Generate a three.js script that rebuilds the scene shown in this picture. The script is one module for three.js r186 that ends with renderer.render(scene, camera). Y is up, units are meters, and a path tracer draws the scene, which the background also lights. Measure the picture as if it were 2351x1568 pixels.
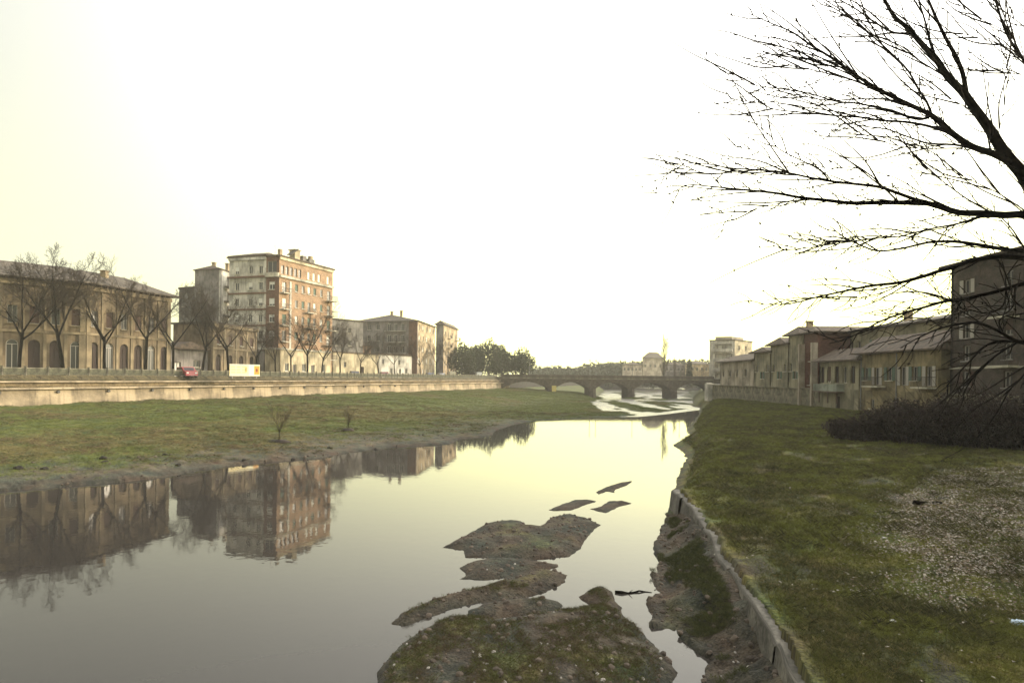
import * as THREE from 'three';
import { mergeGeometries } from 'three/addons/utils/BufferGeometryUtils.js';

// ---------------------------------------------------------------- camera, sky, sun, exposure
// Pixel frame used for measuring the photograph: 2351 x 1568. Focal length in those pixels, horizon row, eye height, roll.
const F = 1400, CX = 1175.5, HY = 866, EYE = 6.1, ROLL = THREE.MathUtils.degToRad(0.6);
const scene = new THREE.Scene();
const camera = new THREE.PerspectiveCamera(2 * Math.atan(HY / F) * 180 / Math.PI, 2351 / (2 * HY), 0.1, 6000);
camera.position.set(0, EYE, 0);
camera.rotation.z = ROLL;
camera.setViewOffset(2351, 2 * HY, 0, 0, 2351, 1568);          // the lens is shifted up: level camera, horizon below the middle
camera.updateProjectionMatrix();

const SUN_AZ = THREE.MathUtils.degToRad(66), SUN_EL = THREE.MathUtils.degToRad(12.5);   // clockwise from the view direction
const sunDir = new THREE.Vector3(Math.sin(SUN_AZ) * Math.cos(SUN_EL), Math.sin(SUN_EL), -Math.cos(SUN_AZ) * Math.cos(SUN_EL));
{
  const W = 1024, H = 512, d = new Float32Array(W * H * 4), v = new THREE.Vector3();
  for (let r = 0; r < H; r++) for (let c = 0; c < W; c++) {
    const el = ((r + 0.5) / H - 0.5) * Math.PI, az = ((c + 0.5) / W - 0.5) * 2 * Math.PI;
    v.set(Math.cos(el) * Math.cos(az), Math.sin(el), Math.cos(el) * Math.sin(az));
    const a = v.angleTo(sunDir), h = Math.exp(-Math.max(0, el) / 0.42), k = Math.exp(-Math.pow(a / 1.38, 4)), i = (r * W + c) * 4;   // low haze, and the wide glow round the sun
    d[i] = 0.44 + 0.64 * h + 3.2 * k;
    d[i + 1] = 0.485 + 0.585 * h + 3.05 * k;
    d[i + 2] = 0.54 + 0.21 * h + 2.9 * k * (1 - 0.74 * Math.exp(-Math.pow(Math.max(0, el) / 0.27, 2)));      // yellow low down, neutral higher up
    d[i + 3] = 1;
  }
  const t = new THREE.DataTexture(d, W, H, THREE.RGBAFormat, THREE.FloatType);
  t.mapping = THREE.EquirectangularReflectionMapping; t.magFilter = t.minFilter = THREE.LinearFilter; t.wrapS = THREE.RepeatWrapping; t.needsUpdate = true;
  scene.background = t; scene.environment = t;
}
const sun = new THREE.DirectionalLight(new THREE.Color().setRGB(1, 0.84, 0.62), 5);
sun.position.copy(sunDir).multiplyScalar(300); sun.target.position.set(0, 0, -80);
sun.position.add(sun.target.position);
sun.castShadow = true; sun.shadow.mapSize.set(4096, 4096); sun.shadow.radius = 4;
Object.assign(sun.shadow.camera, { left: -180, right: 180, top: 120, bottom: -120, near: 1, far: 800 });
scene.add(sun); scene.add(sun.target);
scene.fog = new THREE.FogExp2(new THREE.Color().setRGB(1, 0.96, 0.84), 0.00058);

const renderer = new THREE.WebGLRenderer({ antialias: true });
renderer.setSize(1024, 682);
renderer.toneMapping = THREE.LinearToneMapping;
renderer.toneMappingExposure = 1;
renderer.shadowMap.enabled = true;

// ---------------------------------------------------------------- helpers: numbers, noise, photograph -> place
function rngOf(seed) { let a = seed >>> 0; return () => { a = (a + 0x6D2B79F5) | 0; let t = Math.imul(a ^ (a >>> 15), 1 | a); t = (t + Math.imul(t ^ (t >>> 7), 61 | t)) ^ t; return ((t ^ (t >>> 14)) >>> 0) / 4294967296; }; }
const clamp = (x, a = 0, b = 1) => x < a ? a : x > b ? b : x, lerp = (a, b, t) => a + (b - a) * t, smooth = (a, b, x) => { const t = clamp((x - a) / (b - a)); return t * t * (3 - 2 * t); };
const hash = (x, y, s = 0) => { let h = Math.imul(x, 374761393) ^ Math.imul(y, 668265263) ^ Math.imul(s + 7, 1442695041); h = Math.imul(h ^ (h >>> 13), 1274126177); return ((h ^ (h >>> 16)) >>> 0) / 4294967296; };
function vnoise(x, y, s = 0, per = 0) {
  const xi = Math.floor(x), yi = Math.floor(y), fx = x - xi, fy = y - yi, u = fx * fx * (3 - 2 * fx), v = fy * fy * (3 - 2 * fy);
  const w = per ? (q) => ((q % per) + per) % per : (q) => q;
  const a = hash(w(xi), w(yi), s), b = hash(w(xi + 1), w(yi), s), c = hash(w(xi), w(yi + 1), s), d = hash(w(xi + 1), w(yi + 1), s);
  return lerp(lerp(a, b, u), lerp(c, d, u), v);
}
function fbm(x, y, oct = 4, s = 0) { let a = 0.5, t = 0, n = 0; for (let i = 0; i < oct; i++) { t += a * vnoise(x, y, s + i); n += a; a *= 0.5; x *= 2.03; y *= 2.03; } return t / n; }
function tfbm(u, v, per, oct, s = 0) { let a = 0.5, t = 0, n = 0; for (let i = 0; i < oct; i++) { t += a * vnoise(u * per, v * per, s + i, per); n += a; a *= 0.55; per *= 2; } return t / n; }
// a pixel of the photograph at a given distance in front of the camera
function P(px, py, D) {
  const dx = px - CX, dy = HY - py, c = Math.cos(ROLL), s = Math.sin(ROLL);
  return new THREE.Vector3((dx * c - dy * s) * D / F, EYE + (dx * s + dy * c) * D / F, -D);
}
// a pixel of the photograph on the level y = h: [X, D]
function G(px, py, h = 0) {
  const dx = px - CX, dy = HY - py, c = Math.cos(ROLL), s = Math.sin(ROLL), D = (h - EYE) * F / (dx * s + dy * c);
  return [(dx * c - dy * s) * D / F, D];
}
const XD = (px, D) => [(px - CX) * D / F, D];

// ---------------------------------------------------------------- helpers: textures and materials
function tex(size, fn, srgb = true, tile = 1) {
  const d = new Uint8Array(size * size * 4);
  for (let y = 0; y < size; y++) for (let x = 0; x < size; x++) {
    const c = fn((x + 0.5) / size, (y + 0.5) / size), i = (y * size + x) * 4;
    d[i] = clamp(c[0]) * 255; d[i + 1] = clamp(c[1]) * 255; d[i + 2] = clamp(c[2]) * 255; d[i + 3] = 255;
  }
  const t = new THREE.DataTexture(d, size, size); t.wrapS = t.wrapT = THREE.RepeatWrapping; t.magFilter = THREE.LinearFilter; t.minFilter = THREE.LinearMipmapLinearFilter; t.generateMipmaps = true;
  if (srgb) t.colorSpace = THREE.SRGBColorSpace;
  t.repeat.set(1 / tile, 1 / tile); t.needsUpdate = true; return t;
}
const grey = (v) => [v, v, v];
const T = {
  plaster: tex(512, (u, v) => { const a = tfbm(u, v, 4, 5, 1), st = tfbm(u, v * 0.125 + 0.3, 16, 3, 9), b = tfbm(u, v, 64, 2, 4); const k = 0.70 + 0.28 * smooth(0.25, 0.7, a) - 0.16 * smooth(0.55, 0.8, st) + 0.08 * (b - 0.5); return [k, k * 0.985, k * 0.96]; }, true, 7),
  plasterB: tex(256, (u, v) => grey(tfbm(u, v, 32, 3, 14)), false, 2),
  brick: tex(512, (u, v) => { const row = Math.floor(v * 64), off = (row % 2) * 0.5, col = Math.floor(u * 16 + off), fu = (u * 16 + off) % 1, fv = (v * 64) % 1; const m = (fu < 0.05 || fv < 0.14) ? 1 : 0, k = 0.72 + 0.28 * hash(col % 16, row, 3) - 0.2 * (tfbm(u, v, 4, 4, 8) - 0.4); return m ? [k * 0.95, k * 0.93, k * 0.88] : [k, k * 0.93, k * 0.88]; }, true, 4),
  stone: tex(512, (u, v) => { const a = tfbm(u, v, 8, 5, 21), b = tfbm(u, v, 48, 3, 22), c = tfbm(u, v, 3, 3, 23); const k = 0.42 + 0.5 * a + 0.35 * (b - 0.5) + 0.22 * (c - 0.5); return [k * 1.02, k, k * 0.93]; }, true, 4),
  stoneB: tex(512, (u, v) => grey(0.6 * tfbm(u, v, 16, 4, 25) + 0.4 * tfbm(u, v, 64, 2, 26)), false, 4),
  ground: tex(1024, (u, v) => { const a = tfbm(u, v, 12, 5, 31), b = tfbm(u, v, 128, 3, 32), c = tfbm(u, v, 5, 4, 33); const k = 0.50 + 0.55 * (a - 0.5) + 0.75 * (b - 0.5) + 0.16; const w = (c - 0.5) * 0.35; return [k + 0.10 + w, k + 0.10, k + 0.06 - w * 0.3]; }, true, 6),
  groundB: tex(1024, (u, v) => grey(0.5 * tfbm(u, v, 40, 4, 41) + 0.5 * tfbm(u, v, 160, 2, 42)), false, 6),
  roof: tex(512, (u, v) => { const col = Math.floor(u * 24), row = Math.floor(v * 16), n = hash(col, row, 5), a = tfbm(u, v, 6, 4, 51); const k = 0.60 + 0.3 * n + 0.4 * (a - 0.5); return [k, k * 0.95, k * 0.88]; }, true, 5),
  roofB: tex(512, (u, v) => grey(0.7 * Math.abs(Math.sin(u * 24 * Math.PI)) + 0.3 * ((v * 16) % 1)), false, 5),
  ripple: tex(1024, (u, v) => grey(0.6 * tfbm(u, v, 10, 4, 61) + 0.4 * tfbm(u * 1, v * 1, 40, 3, 62)), false, 9),
  bark: tex(256, (u, v) => { const k = 0.55 + 0.7 * (tfbm(u, v * 0.25, 16, 3, 71) - 0.5) + 0.4 * (tfbm(u, v, 8, 3, 72) - 0.4); return [k, k * 0.96, k * 0.9]; }, true, 0.6),
  barkB: tex(256, (u, v) => grey(tfbm(u, v * 0.25, 16, 3, 71)), false, 0.6),
};
function mat(r, g, b, o = {}) { const m = new THREE.MeshStandardMaterial({ roughness: 0.9, metalness: 0, ...o }); m.color.setRGB(r, g, b); return m; }
const plaster = (r, g, b) => mat(r, g, b, { map: T.plaster, bumpMap: T.plasterB, bumpScale: 0.01 });
const M = {
  // walls
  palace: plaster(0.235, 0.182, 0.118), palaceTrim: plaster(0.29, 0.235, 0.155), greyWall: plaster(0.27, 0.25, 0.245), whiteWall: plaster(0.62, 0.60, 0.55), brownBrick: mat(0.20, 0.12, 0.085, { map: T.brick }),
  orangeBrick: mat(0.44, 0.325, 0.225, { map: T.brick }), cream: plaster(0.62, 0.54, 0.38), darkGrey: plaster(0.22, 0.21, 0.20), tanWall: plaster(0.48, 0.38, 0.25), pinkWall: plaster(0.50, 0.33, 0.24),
  ochre: plaster(0.29, 0.24, 0.14), greenCream: plaster(0.31, 0.285, 0.20), redBrick: mat(0.14, 0.062, 0.045, { map: T.brick }), darkStone: mat(0.12, 0.09, 0.08, { map: T.stone, bumpMap: T.stoneB, bumpScale: 0.04 }), beigeWall: plaster(0.42, 0.37, 0.30),
  paleTrim: plaster(0.58, 0.55, 0.46), shutterGreen: mat(0.09, 0.13, 0.10), shutterBrown: mat(0.07, 0.04, 0.03), shutterWhite: mat(0.66, 0.64, 0.58), woodDark: mat(0.035, 0.022, 0.018),
  frame: mat(0.34, 0.31, 0.27), glass: mat(0.02, 0.022, 0.024, { roughness: 0.3 }),
  roof: mat(0.135, 0.105, 0.08, { map: T.roof, bumpMap: T.roofB, bumpScale: 0.05 }), roofGrey: mat(0.15, 0.135, 0.12, { map: T.roof, bumpMap: T.roofB, bumpScale: 0.05 }), soffit: mat(0.11, 0.075, 0.055),
  metal: mat(0.20, 0.20, 0.20, { roughness: 0.5, metalness: 0.6 }), iron: mat(0.05, 0.045, 0.04, { roughness: 0.6 }),
  // stone, ground
  wallStone: mat(0.47, 0.385, 0.27, { map: T.plaster, bumpMap: T.stoneB, bumpScale: 0.06 }), wallRough: mat(0.34, 0.265, 0.165, { map: T.stone, bumpMap: T.stoneB, bumpScale: 0.08 }), quayStone: mat(0.40, 0.37, 0.29, { map: T.stone, bumpMap: T.stoneB, bumpScale: 0.05 }),
  concrete: mat(0.27, 0.255, 0.24, { map: T.stone, bumpMap: T.stoneB, bumpScale: 0.02 }), railPost: mat(0.42, 0.40, 0.34, { map: T.stone }), railPanel: mat(0.17, 0.175, 0.13, { map: T.stone }), bridge: mat(0.16, 0.13, 0.11, { map: T.stone, bumpMap: T.stoneB, bumpScale: 0.05 }),
  asphalt: mat(0.055, 0.053, 0.05, { map: T.stone }), land: mat(1, 1, 1, { vertexColors: true, map: T.ground, bumpMap: T.groundB, bumpScale: 0.05, roughness: 1 }),
  bark: mat(0.085, 0.062, 0.048, { map: T.bark, bumpMap: T.barkB, bumpScale: 0.01 }), barkDark: mat(0.11, 0.085, 0.060, { map: T.bark, bumpMap: T.barkB, bumpScale: 0.01 }), twig: mat(0.15, 0.115, 0.085), twigRed: mat(0.038, 0.018, 0.012),
  leafDark: mat(0.045, 0.055, 0.025, { side: THREE.DoubleSide }), leafBrown: mat(0.024, 0.012, 0.008, { side: THREE.DoubleSide }), blade: mat(1, 1, 1, { side: THREE.DoubleSide, roughness: 0.95 }), stoneBit: mat(1, 1, 1, { roughness: 0.95 }),
};
{ const w = new THREE.MeshPhysicalMaterial({ roughness: 0.02, ior: 1.333, bumpMap: T.ripple, bumpScale: 0.0022 }); w.color.setRGB(0.042, 0.037, 0.032); M.water = w; const q = new THREE.MeshPhysicalMaterial({ roughness: 0.25, ior: 1.333, bumpMap: T.ripple, bumpScale: 0.22 }); q.color.setRGB(0.16, 0.15, 0.12); M.riffle = q; }

// ---------------------------------------------------------------- helpers: objects
const taken = new Map();
function numbered(n) { const k = taken.get(n) ?? 0; taken.set(n, k + 1); return k ? n + '_' + String(k).padStart(3, '0') : n; }
function tag(o, label, category, group) { o.userData.label = label; o.userData.category = category; if (group) o.userData.group = group; return o; }
function thing(name, label, category, pos = [0, 0, 0], turn = 0, group) { const o = new THREE.Group(); o.name = numbered(name); o.position.set(...pos); o.rotation.y = turn; scene.add(o); return tag(o, label, category, group); }
function part(parent, name, geo, m, pos, turn) { const o = new THREE.Mesh(geo, m); o.name = name; o.castShadow = o.receiveShadow = true; if (pos) o.position.set(...pos); if (turn) o.rotation.y = turn; parent.add(o); return o; }
function structure(name, geo, m) { const o = part(scene, numbered(name), geo, m); o.userData.kind = 'structure'; return o; }
function metres(g, keep) {             // uv in metres, from the face each vertex belongs to
  if (keep) g.computeVertexNormals();
  if (g.index) g = g.toNonIndexed();
  if (!keep) g.computeVertexNormals();
  const p = g.attributes.position, n = g.attributes.normal, uv = new Float32Array(p.count * 2);
  for (let i = 0; i < p.count; i++) {
    const ax = Math.abs(n.getX(i)), ay = Math.abs(n.getY(i)), az = Math.abs(n.getZ(i));
    uv[2 * i] = ay > 0.6 ? p.getX(i) : ax > az ? p.getZ(i) : p.getX(i); uv[2 * i + 1] = ay > 0.6 ? p.getZ(i) : p.getY(i);
  }
  g.setAttribute('uv', new THREE.BufferAttribute(uv, 2)); return g;
}
const boxCache = new Map();
function box(w, h, d, x = 0, y = 0, z = 0) { const k = [w, h, d, x, y, z].map((q) => q.toFixed(3)).join(); if (!boxCache.has(k)) boxCache.set(k, metres(new THREE.BoxGeometry(w, h, d).translate(x, y, z))); return boxCache.get(k); }
const merge = (list) => mergeGeometries(list.map((g) => g.index ? g.toNonIndexed() : g), false);
function prism(poly, y0, y1) {   // poly: [X, D] corners; a solid between two heights
  const s = new THREE.Shape(poly.map(([x, d]) => new THREE.Vector2(x, d)));
  return metres(new THREE.ExtrudeGeometry(s, { depth: y1 - y0, bevelEnabled: false }).rotateX(-Math.PI / 2).translate(0, y0, 0));
}
class Tubes {                    // tapered tubes gathered into one geometry
  constructor() { this.p = []; this.n = []; this.uv = []; this.i = []; }
  add(pts, radii, sides = 5) {
    const k0 = this.p.length / 3, t = new THREE.Vector3(), a = new THREE.Vector3(), b = new THREE.Vector3(), q = new THREE.Vector3(); let along = 0;
    for (let k = 0; k < pts.length; k++) {
      t.subVectors(pts[Math.min(k + 1, pts.length - 1)], pts[Math.max(k - 1, 0)]).normalize();
      if (k === 0) { a.set(Math.abs(t.y) > 0.9 ? 1 : 0, Math.abs(t.y) > 0.9 ? 0 : 1, 0.13); } else along += pts[k].distanceTo(pts[k - 1]);
      a.addScaledVector(t, -a.dot(t)).normalize(); b.crossVectors(t, a);
      for (let s = 0; s < sides; s++) {
        const w = s / sides * 2 * Math.PI; q.copy(a).multiplyScalar(Math.cos(w)).addScaledVector(b, Math.sin(w));
        this.p.push(pts[k].x + q.x * radii[k], pts[k].y + q.y * radii[k], pts[k].z + q.z * radii[k]); this.n.push(q.x, q.y, q.z); this.uv.push(s / sides * 0.6, along);
      }
    }
    for (let k = 0; k < pts.length - 1; k++) for (let s = 0; s < sides; s++) { const s1 = (s + 1) % sides, r0 = k0 + k * sides, r1 = r0 + sides; this.i.push(r0 + s, r1 + s, r0 + s1, r0 + s1, r1 + s, r1 + s1); }
    return this;
  }
  geometry() { const g = new THREE.BufferGeometry(); g.setAttribute('position', new THREE.Float32BufferAttribute(this.p, 3)); g.setAttribute('normal', new THREE.Float32BufferAttribute(this.n, 3)); g.setAttribute('uv', new THREE.Float32BufferAttribute(this.uv, 2)); g.setIndex(this.i); return g; }
}

// ---------------------------------------------------------------- the land: river, banks, bed, quays (plan in [X, D], D metres in front of the camera)
const ROADY = 5.55;
const wallLine = [[-72, 10], [-62, 38], [-52, 62], [-28, 122], [-3, 185], [40, 300]];   // foot of the embankment
const quayLine = [[40, -60], [40, 20], [40, 122], [61, 190], [100, 300]];               // foot of the wall below the old houses
const kerbLine = [[2.4, -6], [3.8, 4], [4.86, 10.1], [5.86, 15.9], [6.8, 21.3], [7.5, 27]];
const xAt = (line, D) => { let i = 0; while (i < line.length - 2 && D > line[i + 1][1]) i++; const [a, b] = [line[i], line[i + 1]]; return a[0] + (b[0] - a[0]) * (D - a[1]) / (b[1] - a[1]); };
const shallowPx = [[1352, 922], [1385, 893], [1470, 884], [1565, 886], [1600, 915], [1608, 941], [1530, 951], [1470, 957], [1425, 957], [1392, 948]];
const inset2 = (p, o) => { const cx = p.reduce((s, q) => s + q[0], 0) / p.length, cy = p.reduce((s, q) => s + q[1], 0) / p.length; return p.map(([x, y]) => { const l = Math.hypot(x - cx, y - cy); return [x + (cx - x) / l * o, y + (cy - y) / l * o]; }); };
const px2 = (l) => l.map(([x, y]) => G(x, y));
const poolPoly = [[3, -12], [-62, -12], [-60, 5], [-44, 21], ...px2([[0, 1128], [90, 1122], [186, 1114], [290, 1106], [372, 1097], [457, 1080], [540, 1068], [626, 1060], [745, 1050], [796, 1039], [905, 1026], [1033, 1020], [1051, 1009], [1124, 1001], [1139, 988], [1180, 975], [1226, 966], [1361, 959], [1452, 955], [1520, 947], [1602, 936],
  [1606, 950], [1594, 967], [1578, 985], [1586, 1000], [1552, 1018], [1548, 1024], [1572, 1038], [1577, 1052], [1562, 1084], [1552, 1120], [1545, 1152], [1536, 1176], [1522, 1210], [1511, 1238], [1500, 1260], [1514, 1289], [1510, 1310], [1500, 1333], [1514, 1362], [1489, 1384], [1494, 1410], [1496, 1438], [1530, 1444], [1554, 1447], [1566, 1471], [1600, 1494], [1635, 1519], [1622, 1540], [1609, 1566]]), [3.1, 8], [2.0, 0]];
const shallowPoly = px2(shallowPx);
function sdPoly(poly, x, d) {    // signed distance, negative inside
  let m = 1e18, inside = false;
  for (let i = 0, j = poly.length - 1; i < poly.length; j = i++) {
    const [ax, ay] = poly[i], [bx, by] = poly[j], ex = bx - ax, ey = by - ay, t = clamp(((x - ax) * ex + (d - ay) * ey) / (ex * ex + ey * ey)), qx = x - ax - ex * t, qy = d - ay - ey * t;
    m = Math.min(m, qx * qx + qy * qy);
    if ((ay > d) !== (by > d) && x < (bx - ax) * (d - ay) / (by - ay) + ax) inside = !inside;
  }
  return inside ? -Math.sqrt(m) : Math.sqrt(m);
}
// mud bars: outlines read at the water line of the photograph
const isl = (l) => px2(l.map(([x, y]) => [795.9 + 0.3646 * x, 1040.8 + 0.3646 * y]));
const lobes = [
  [isl([[590, 595], [720, 525], [880, 440], [1000, 424], [1100, 424], [1140, 455], [1212, 462], [1300, 402], [1400, 384], [1510, 405], [1600, 452], [1510, 535], [1480, 600], [1400, 655], [1150, 680], [900, 660], [740, 662], [720, 612]]), 0.22],
  [isl([[700, 722], [760, 690], [900, 655], [1150, 670], [1340, 695], [1345, 722], [1100, 785], [830, 802], [690, 796], [745, 768]]), 0.16],
  [isl([[265, 1075], [350, 1000], [550, 918], [800, 850], [1000, 790], [1200, 738], [1340, 740], [1390, 768], [1380, 812], [1260, 880], [1000, 930], [850, 945], [700, 978], [500, 1042], [370, 1090]]), 0.27],
  [isl([[750, 990], [850, 945], [1050, 915], [1250, 915], [1340, 936], [1362, 965], [1340, 992], [1100, 1030], [950, 1050], [760, 1022]]), 0.22],
  [isl([[120, 1700], [190, 1446], [190, 1372], [280, 1275], [390, 1168], [500, 1096], [620, 1050], [750, 1038], [950, 1055], [1340, 1008], [1500, 990], [1530, 962], [1470, 925], [1460, 905], [1540, 856], [1620, 850], [1690, 872], [1700, 925], [1735, 972], [1730, 1012], [1800, 1062], [1870, 1132], [1960, 1222], [2030, 1290], [2100, 1380], [2060, 1446], [1900, 1750], [800, 1950]]), 0.36],
];
const smallBars = [[[1265, 358], [1340, 324], [1430, 292], [1520, 290], [1575, 302], [1500, 332], [1420, 360], [1300, 366]], [[1530, 350], [1600, 334], [1650, 300], [1760, 304], [1795, 316], [1700, 346], [1640, 380], [1570, 366]], [[1565, 245], [1640, 210], [1720, 184], [1810, 170], [1790, 192], [1700, 231], [1690, 250], [1640, 242], [1585, 264]]].map(isl);

const kerbX = (d) => xAt(kerbLine, d) + (fbm(d * 0.5, 3, 2) - 0.5) * 0.2;
const side = (x, d) => x > (d < 95 ? lerp(0, 24, clamp(d / 95)) : 26 + (d - 95) * 0.33) ? 1 : -1;
function landH(x, d) {
  let sd = sdPoly(poolPoly, x, d), ch = 1e9;
  if (d > 88) ch = sdPoly(shallowPoly, x, d);
  const n = fbm(x * 0.35 + 40, d * 0.35, 3, 3) - 0.5, n2 = fbm(x * 1.6, d * 1.6, 3, 9) - 0.5, n3 = fbm(x * 5, d * 5, 2, 17) - 0.5;
  const dw = (x - xAt(wallLine, d)) * 0.92, dq = xAt(quayLine, d) - x;
  sd += n2 * 0.9 * smooth(0, 2, Math.abs(sd)) + n3 * 0.25;
  if (sd < 0) return Math.max(-0.6, sd * 0.5);
  let h;
  if (side(x, d) < 0) {
    h = 0.10 + 0.22 * smooth(0, 2.2, sd) + 2.35 * Math.pow(clamp(1 - dw / 42), 1.15) * smooth(0, 7, sd) + n * 0.5 * smooth(1, 8, sd) + n2 * 0.16 + n3 * 0.05;
  } else {
    const kx = d < 29 ? kerbX(d) + 0.13 : -99;
    if (d < 27.3 && x < kx) { const tk = clamp(1 - (kx - x) / 2.6); h = 0.07 + 0.2 * smooth(0, 2.4, sd) + lerp(0.4, 0.7, smooth(9, 18, d)) * tk * smooth(0, 1.5, sd) + n2 * 0.16 + n3 * 0.06; }
    else { const up = d < 27.3 ? 1 : smooth(0, lerp(1.6, 3.5, clamp((d - 27) / 40)), sd); h = up * (1.02 + 1.6 * Math.pow(clamp(1 - dq / 33), 1.1)) + 0.06 + n * 0.34 * smooth(0, 5, dq + 1) * up + n2 * 0.11 + n3 * 0.05; }
    if (d > 60) h *= lerp(1, 0.9, clamp((d - 60) / 60));
  }
  if (d > 88) { const bed = smooth(0, 14, Math.min(dw - 16, dq - 9)); h = lerp(h, 0.13 + n * 0.22 + n2 * 0.06, bed * 0.9); if (ch < 2) h = lerp(h, (fbm(x * 0.33 + 5, d * 0.085, 4, 71) - 0.535) * 1.3 + n2 * 0.14, smooth(2, -2, ch)); }
  return Math.max(h, -0.6);
}
const mix3 = (a, b, t) => [lerp(a[0], b[0], t), lerp(a[1], b[1], t), lerp(a[2], b[2], t)];
const SOIL = { grass: [0.130, 0.155, 0.026], dry: [0.170, 0.152, 0.045], dark: [0.08, 0.10, 0.026], mud: [0.12, 0.104, 0.072], wet: [0.066, 0.052, 0.036], lush: [0.17, 0.168, 0.040], lushDark: [0.115, 0.108, 0.034], gravel: [0.20, 0.185, 0.15] };
function landC(x, d, h) {
  const a = fbm(x * 0.12 + 9, d * 0.12, 4, 5), b = fbm(x * 0.9, d * 0.9, 3, 6), c = fbm(x * 3.1, d * 3.1, 2, 8);
  if (side(x, d) < 0) {
    let k = mix3(SOIL.grass, SOIL.dry, smooth(0.52, 0.72, a * 0.6 + b * 0.4)); k = mix3(k, SOIL.dark, smooth(0.5, 0.7, fbm(x * 0.3, d * 0.3 + 50, 3, 2)) * 0.7);
    const mud = smooth(0.95, 0.35, h + (b - 0.5) * 0.9 + (c - 0.5) * 0.3) * (d < 60 ? 1 : 0.75); k = mix3(k, SOIL.mud, mud); k = mix3(k, SOIL.wet, smooth(0.3, 0.08, h + (b - 0.5) * 0.25) * 0.9);
    if (d > 84) k = mix3(k, mix3(SOIL.dark, SOIL.gravel, smooth(0.52, 0.72, b) * 0.6), smooth(0.6, 0.25, h) * 0.7);
    return k;
  }
  const onMud = d < 27.3 && x < kerbX(d) + 0.13;
  if (onMud) return mix3(mix3(SOIL.wet, SOIL.mud, smooth(0.5, 0.75, b) * 0.5), SOIL.lushDark, smooth(0.55, 0.75, a) * 0.6);
  let k = mix3(SOIL.lush, SOIL.lushDark, smooth(0.42, 0.66, b)); k = mix3(k, SOIL.dry, smooth(0.62, 0.8, c * 0.5 + a * 0.5) * 0.5); k = mix3(k, SOIL.wet, smooth(0.68, 0.78, fbm(x * 0.8 + 3, d * 0.8, 4, 12)) * 0.8);
  k = mix3(k, SOIL.wet, smooth(0.2, 0.03, h) * 0.8); return k;
}
function sheet(rows, cols, at, keep, color) {     // at(i, j) -> [x, y, z]; keep(i, j, corners) -> bucket name or null
  const pos = [], col = [], uv = [], buckets = {};
  for (let i = 0; i < rows; i++) for (let j = 0; j < cols; j++) { const p = at(i, j); pos.push(...p); uv.push(p[0], p[2]); col.push(...color(p[0], -p[2], p[1])); }
  for (let i = 0; i < rows - 1; i++) for (let j = 0; j < cols - 1; j++) {
    const a = i * cols + j, b = a + 1, c = a + cols, e = c + 1, k = keep([a, b, c, e].map((q) => [pos[3 * q], pos[3 * q + 1], -pos[3 * q + 2]]));
    if (k) (buckets[k] ??= []).push(a, b, c, b, e, c);
  }
  const out = {};
  for (const k in buckets) {
    const re = new Map(), p = [], cl = [], u = [], id = buckets[k].map((q) => { if (!re.has(q)) { re.set(q, re.size); p.push(pos[3 * q], pos[3 * q + 1], pos[3 * q + 2]); cl.push(col[3 * q], col[3 * q + 1], col[3 * q + 2]); u.push(uv[2 * q], uv[2 * q + 1]); } return re.get(q); });
    const g = new THREE.BufferGeometry(); g.setAttribute('position', new THREE.Float32BufferAttribute(p, 3)); g.setAttribute('color', new THREE.Float32BufferAttribute(cl, 3)); g.setAttribute('uv', new THREE.Float32BufferAttribute(u, 2)); g.setIndex(id); g.computeVertexNormals(); out[k] = g;
  }
  return out;
}
{
  const Ds = []; for (let d = 3; d < 300; d *= 1.0095) Ds.push(d);
  const S = []; for (let s = -1.35; s <= 1.25; s += 0.0058) S.push(s);
  const g = sheet(Ds.length, S.length, (i, j) => { const d = Ds[i], x = S[j] * d; return [x, x < xAt(wallLine, d) - 4 || x > xAt(quayLine, d) + 4 ? 0 : landH(x, d), -d]; }, (q) => {
    if (q.every((p) => p[1] < -0.12)) return null;
    const [x, , d] = q[0];
    if (x < xAt(wallLine, d) - 1.5 || x > xAt(quayLine, d) + 1.5) return null;
    return side(x, d) > 0 && d < 135 ? 'right' : 'left';
  }, landC);
  structure('left_bank', g.left, M.land); structure('right_bank', g.right, M.land);
}
const barH = (x, d, list) => { let h = -0.3; for (const [poly, top] of list) { const n = fbm(x * 1.3, d * 1.3, 3, 44) - 0.5, n3 = fbm(x * 5, d * 5, 3, 45) - 0.5, sd = -sdPoly(poly, x, d) - 0.02 + n * 0.15 + n3 * 0.10; h = Math.max(h, sd < 0 ? Math.max(-0.3, sd) : top * (1 - Math.exp(-sd / 0.5)) + (n * 0.16 + n3 * 0.03) * smooth(0, 0.6, sd)); } return h; };
function barMesh(list, step) {
  const xs = list.flatMap(([p]) => p.map((q) => q[0])), ds = list.flatMap(([p]) => p.map((q) => q[1])), x0 = Math.min(...xs) - 0.5, x1 = Math.max(...xs) + 0.5, d0 = Math.max(5, Math.min(...ds) - 0.5), d1 = Math.max(...ds) + 0.5;
  const nx = Math.ceil((x1 - x0) / step), nd = Math.ceil((d1 - d0) / step);
  return sheet(nd, nx, (i, j) => { const d = d0 + i * step, x = x0 + j * step; return [x, barH(x, d, list), -d]; }, (q) => q.every((p) => p[1] < -0.06) ? null : 'bar',
    (x, d, h) => { const b = fbm(x * 0.9, d * 0.9, 3, 6), c = fbm(x * 3, d * 3, 3, 8); let k = mix3(SOIL.wet, SOIL.mud, smooth(0.4, 0.65, c) * 0.5); k = mix3(k, SOIL.lush, smooth(0.5, 0.68, b) * smooth(0.1, 0.25, h) * (d < 17 ? 0.6 : 0.4)); return mix3(k, SOIL.wet, smooth(0.12, 0.02, h) * 0.7); }).bar;
}
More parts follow.
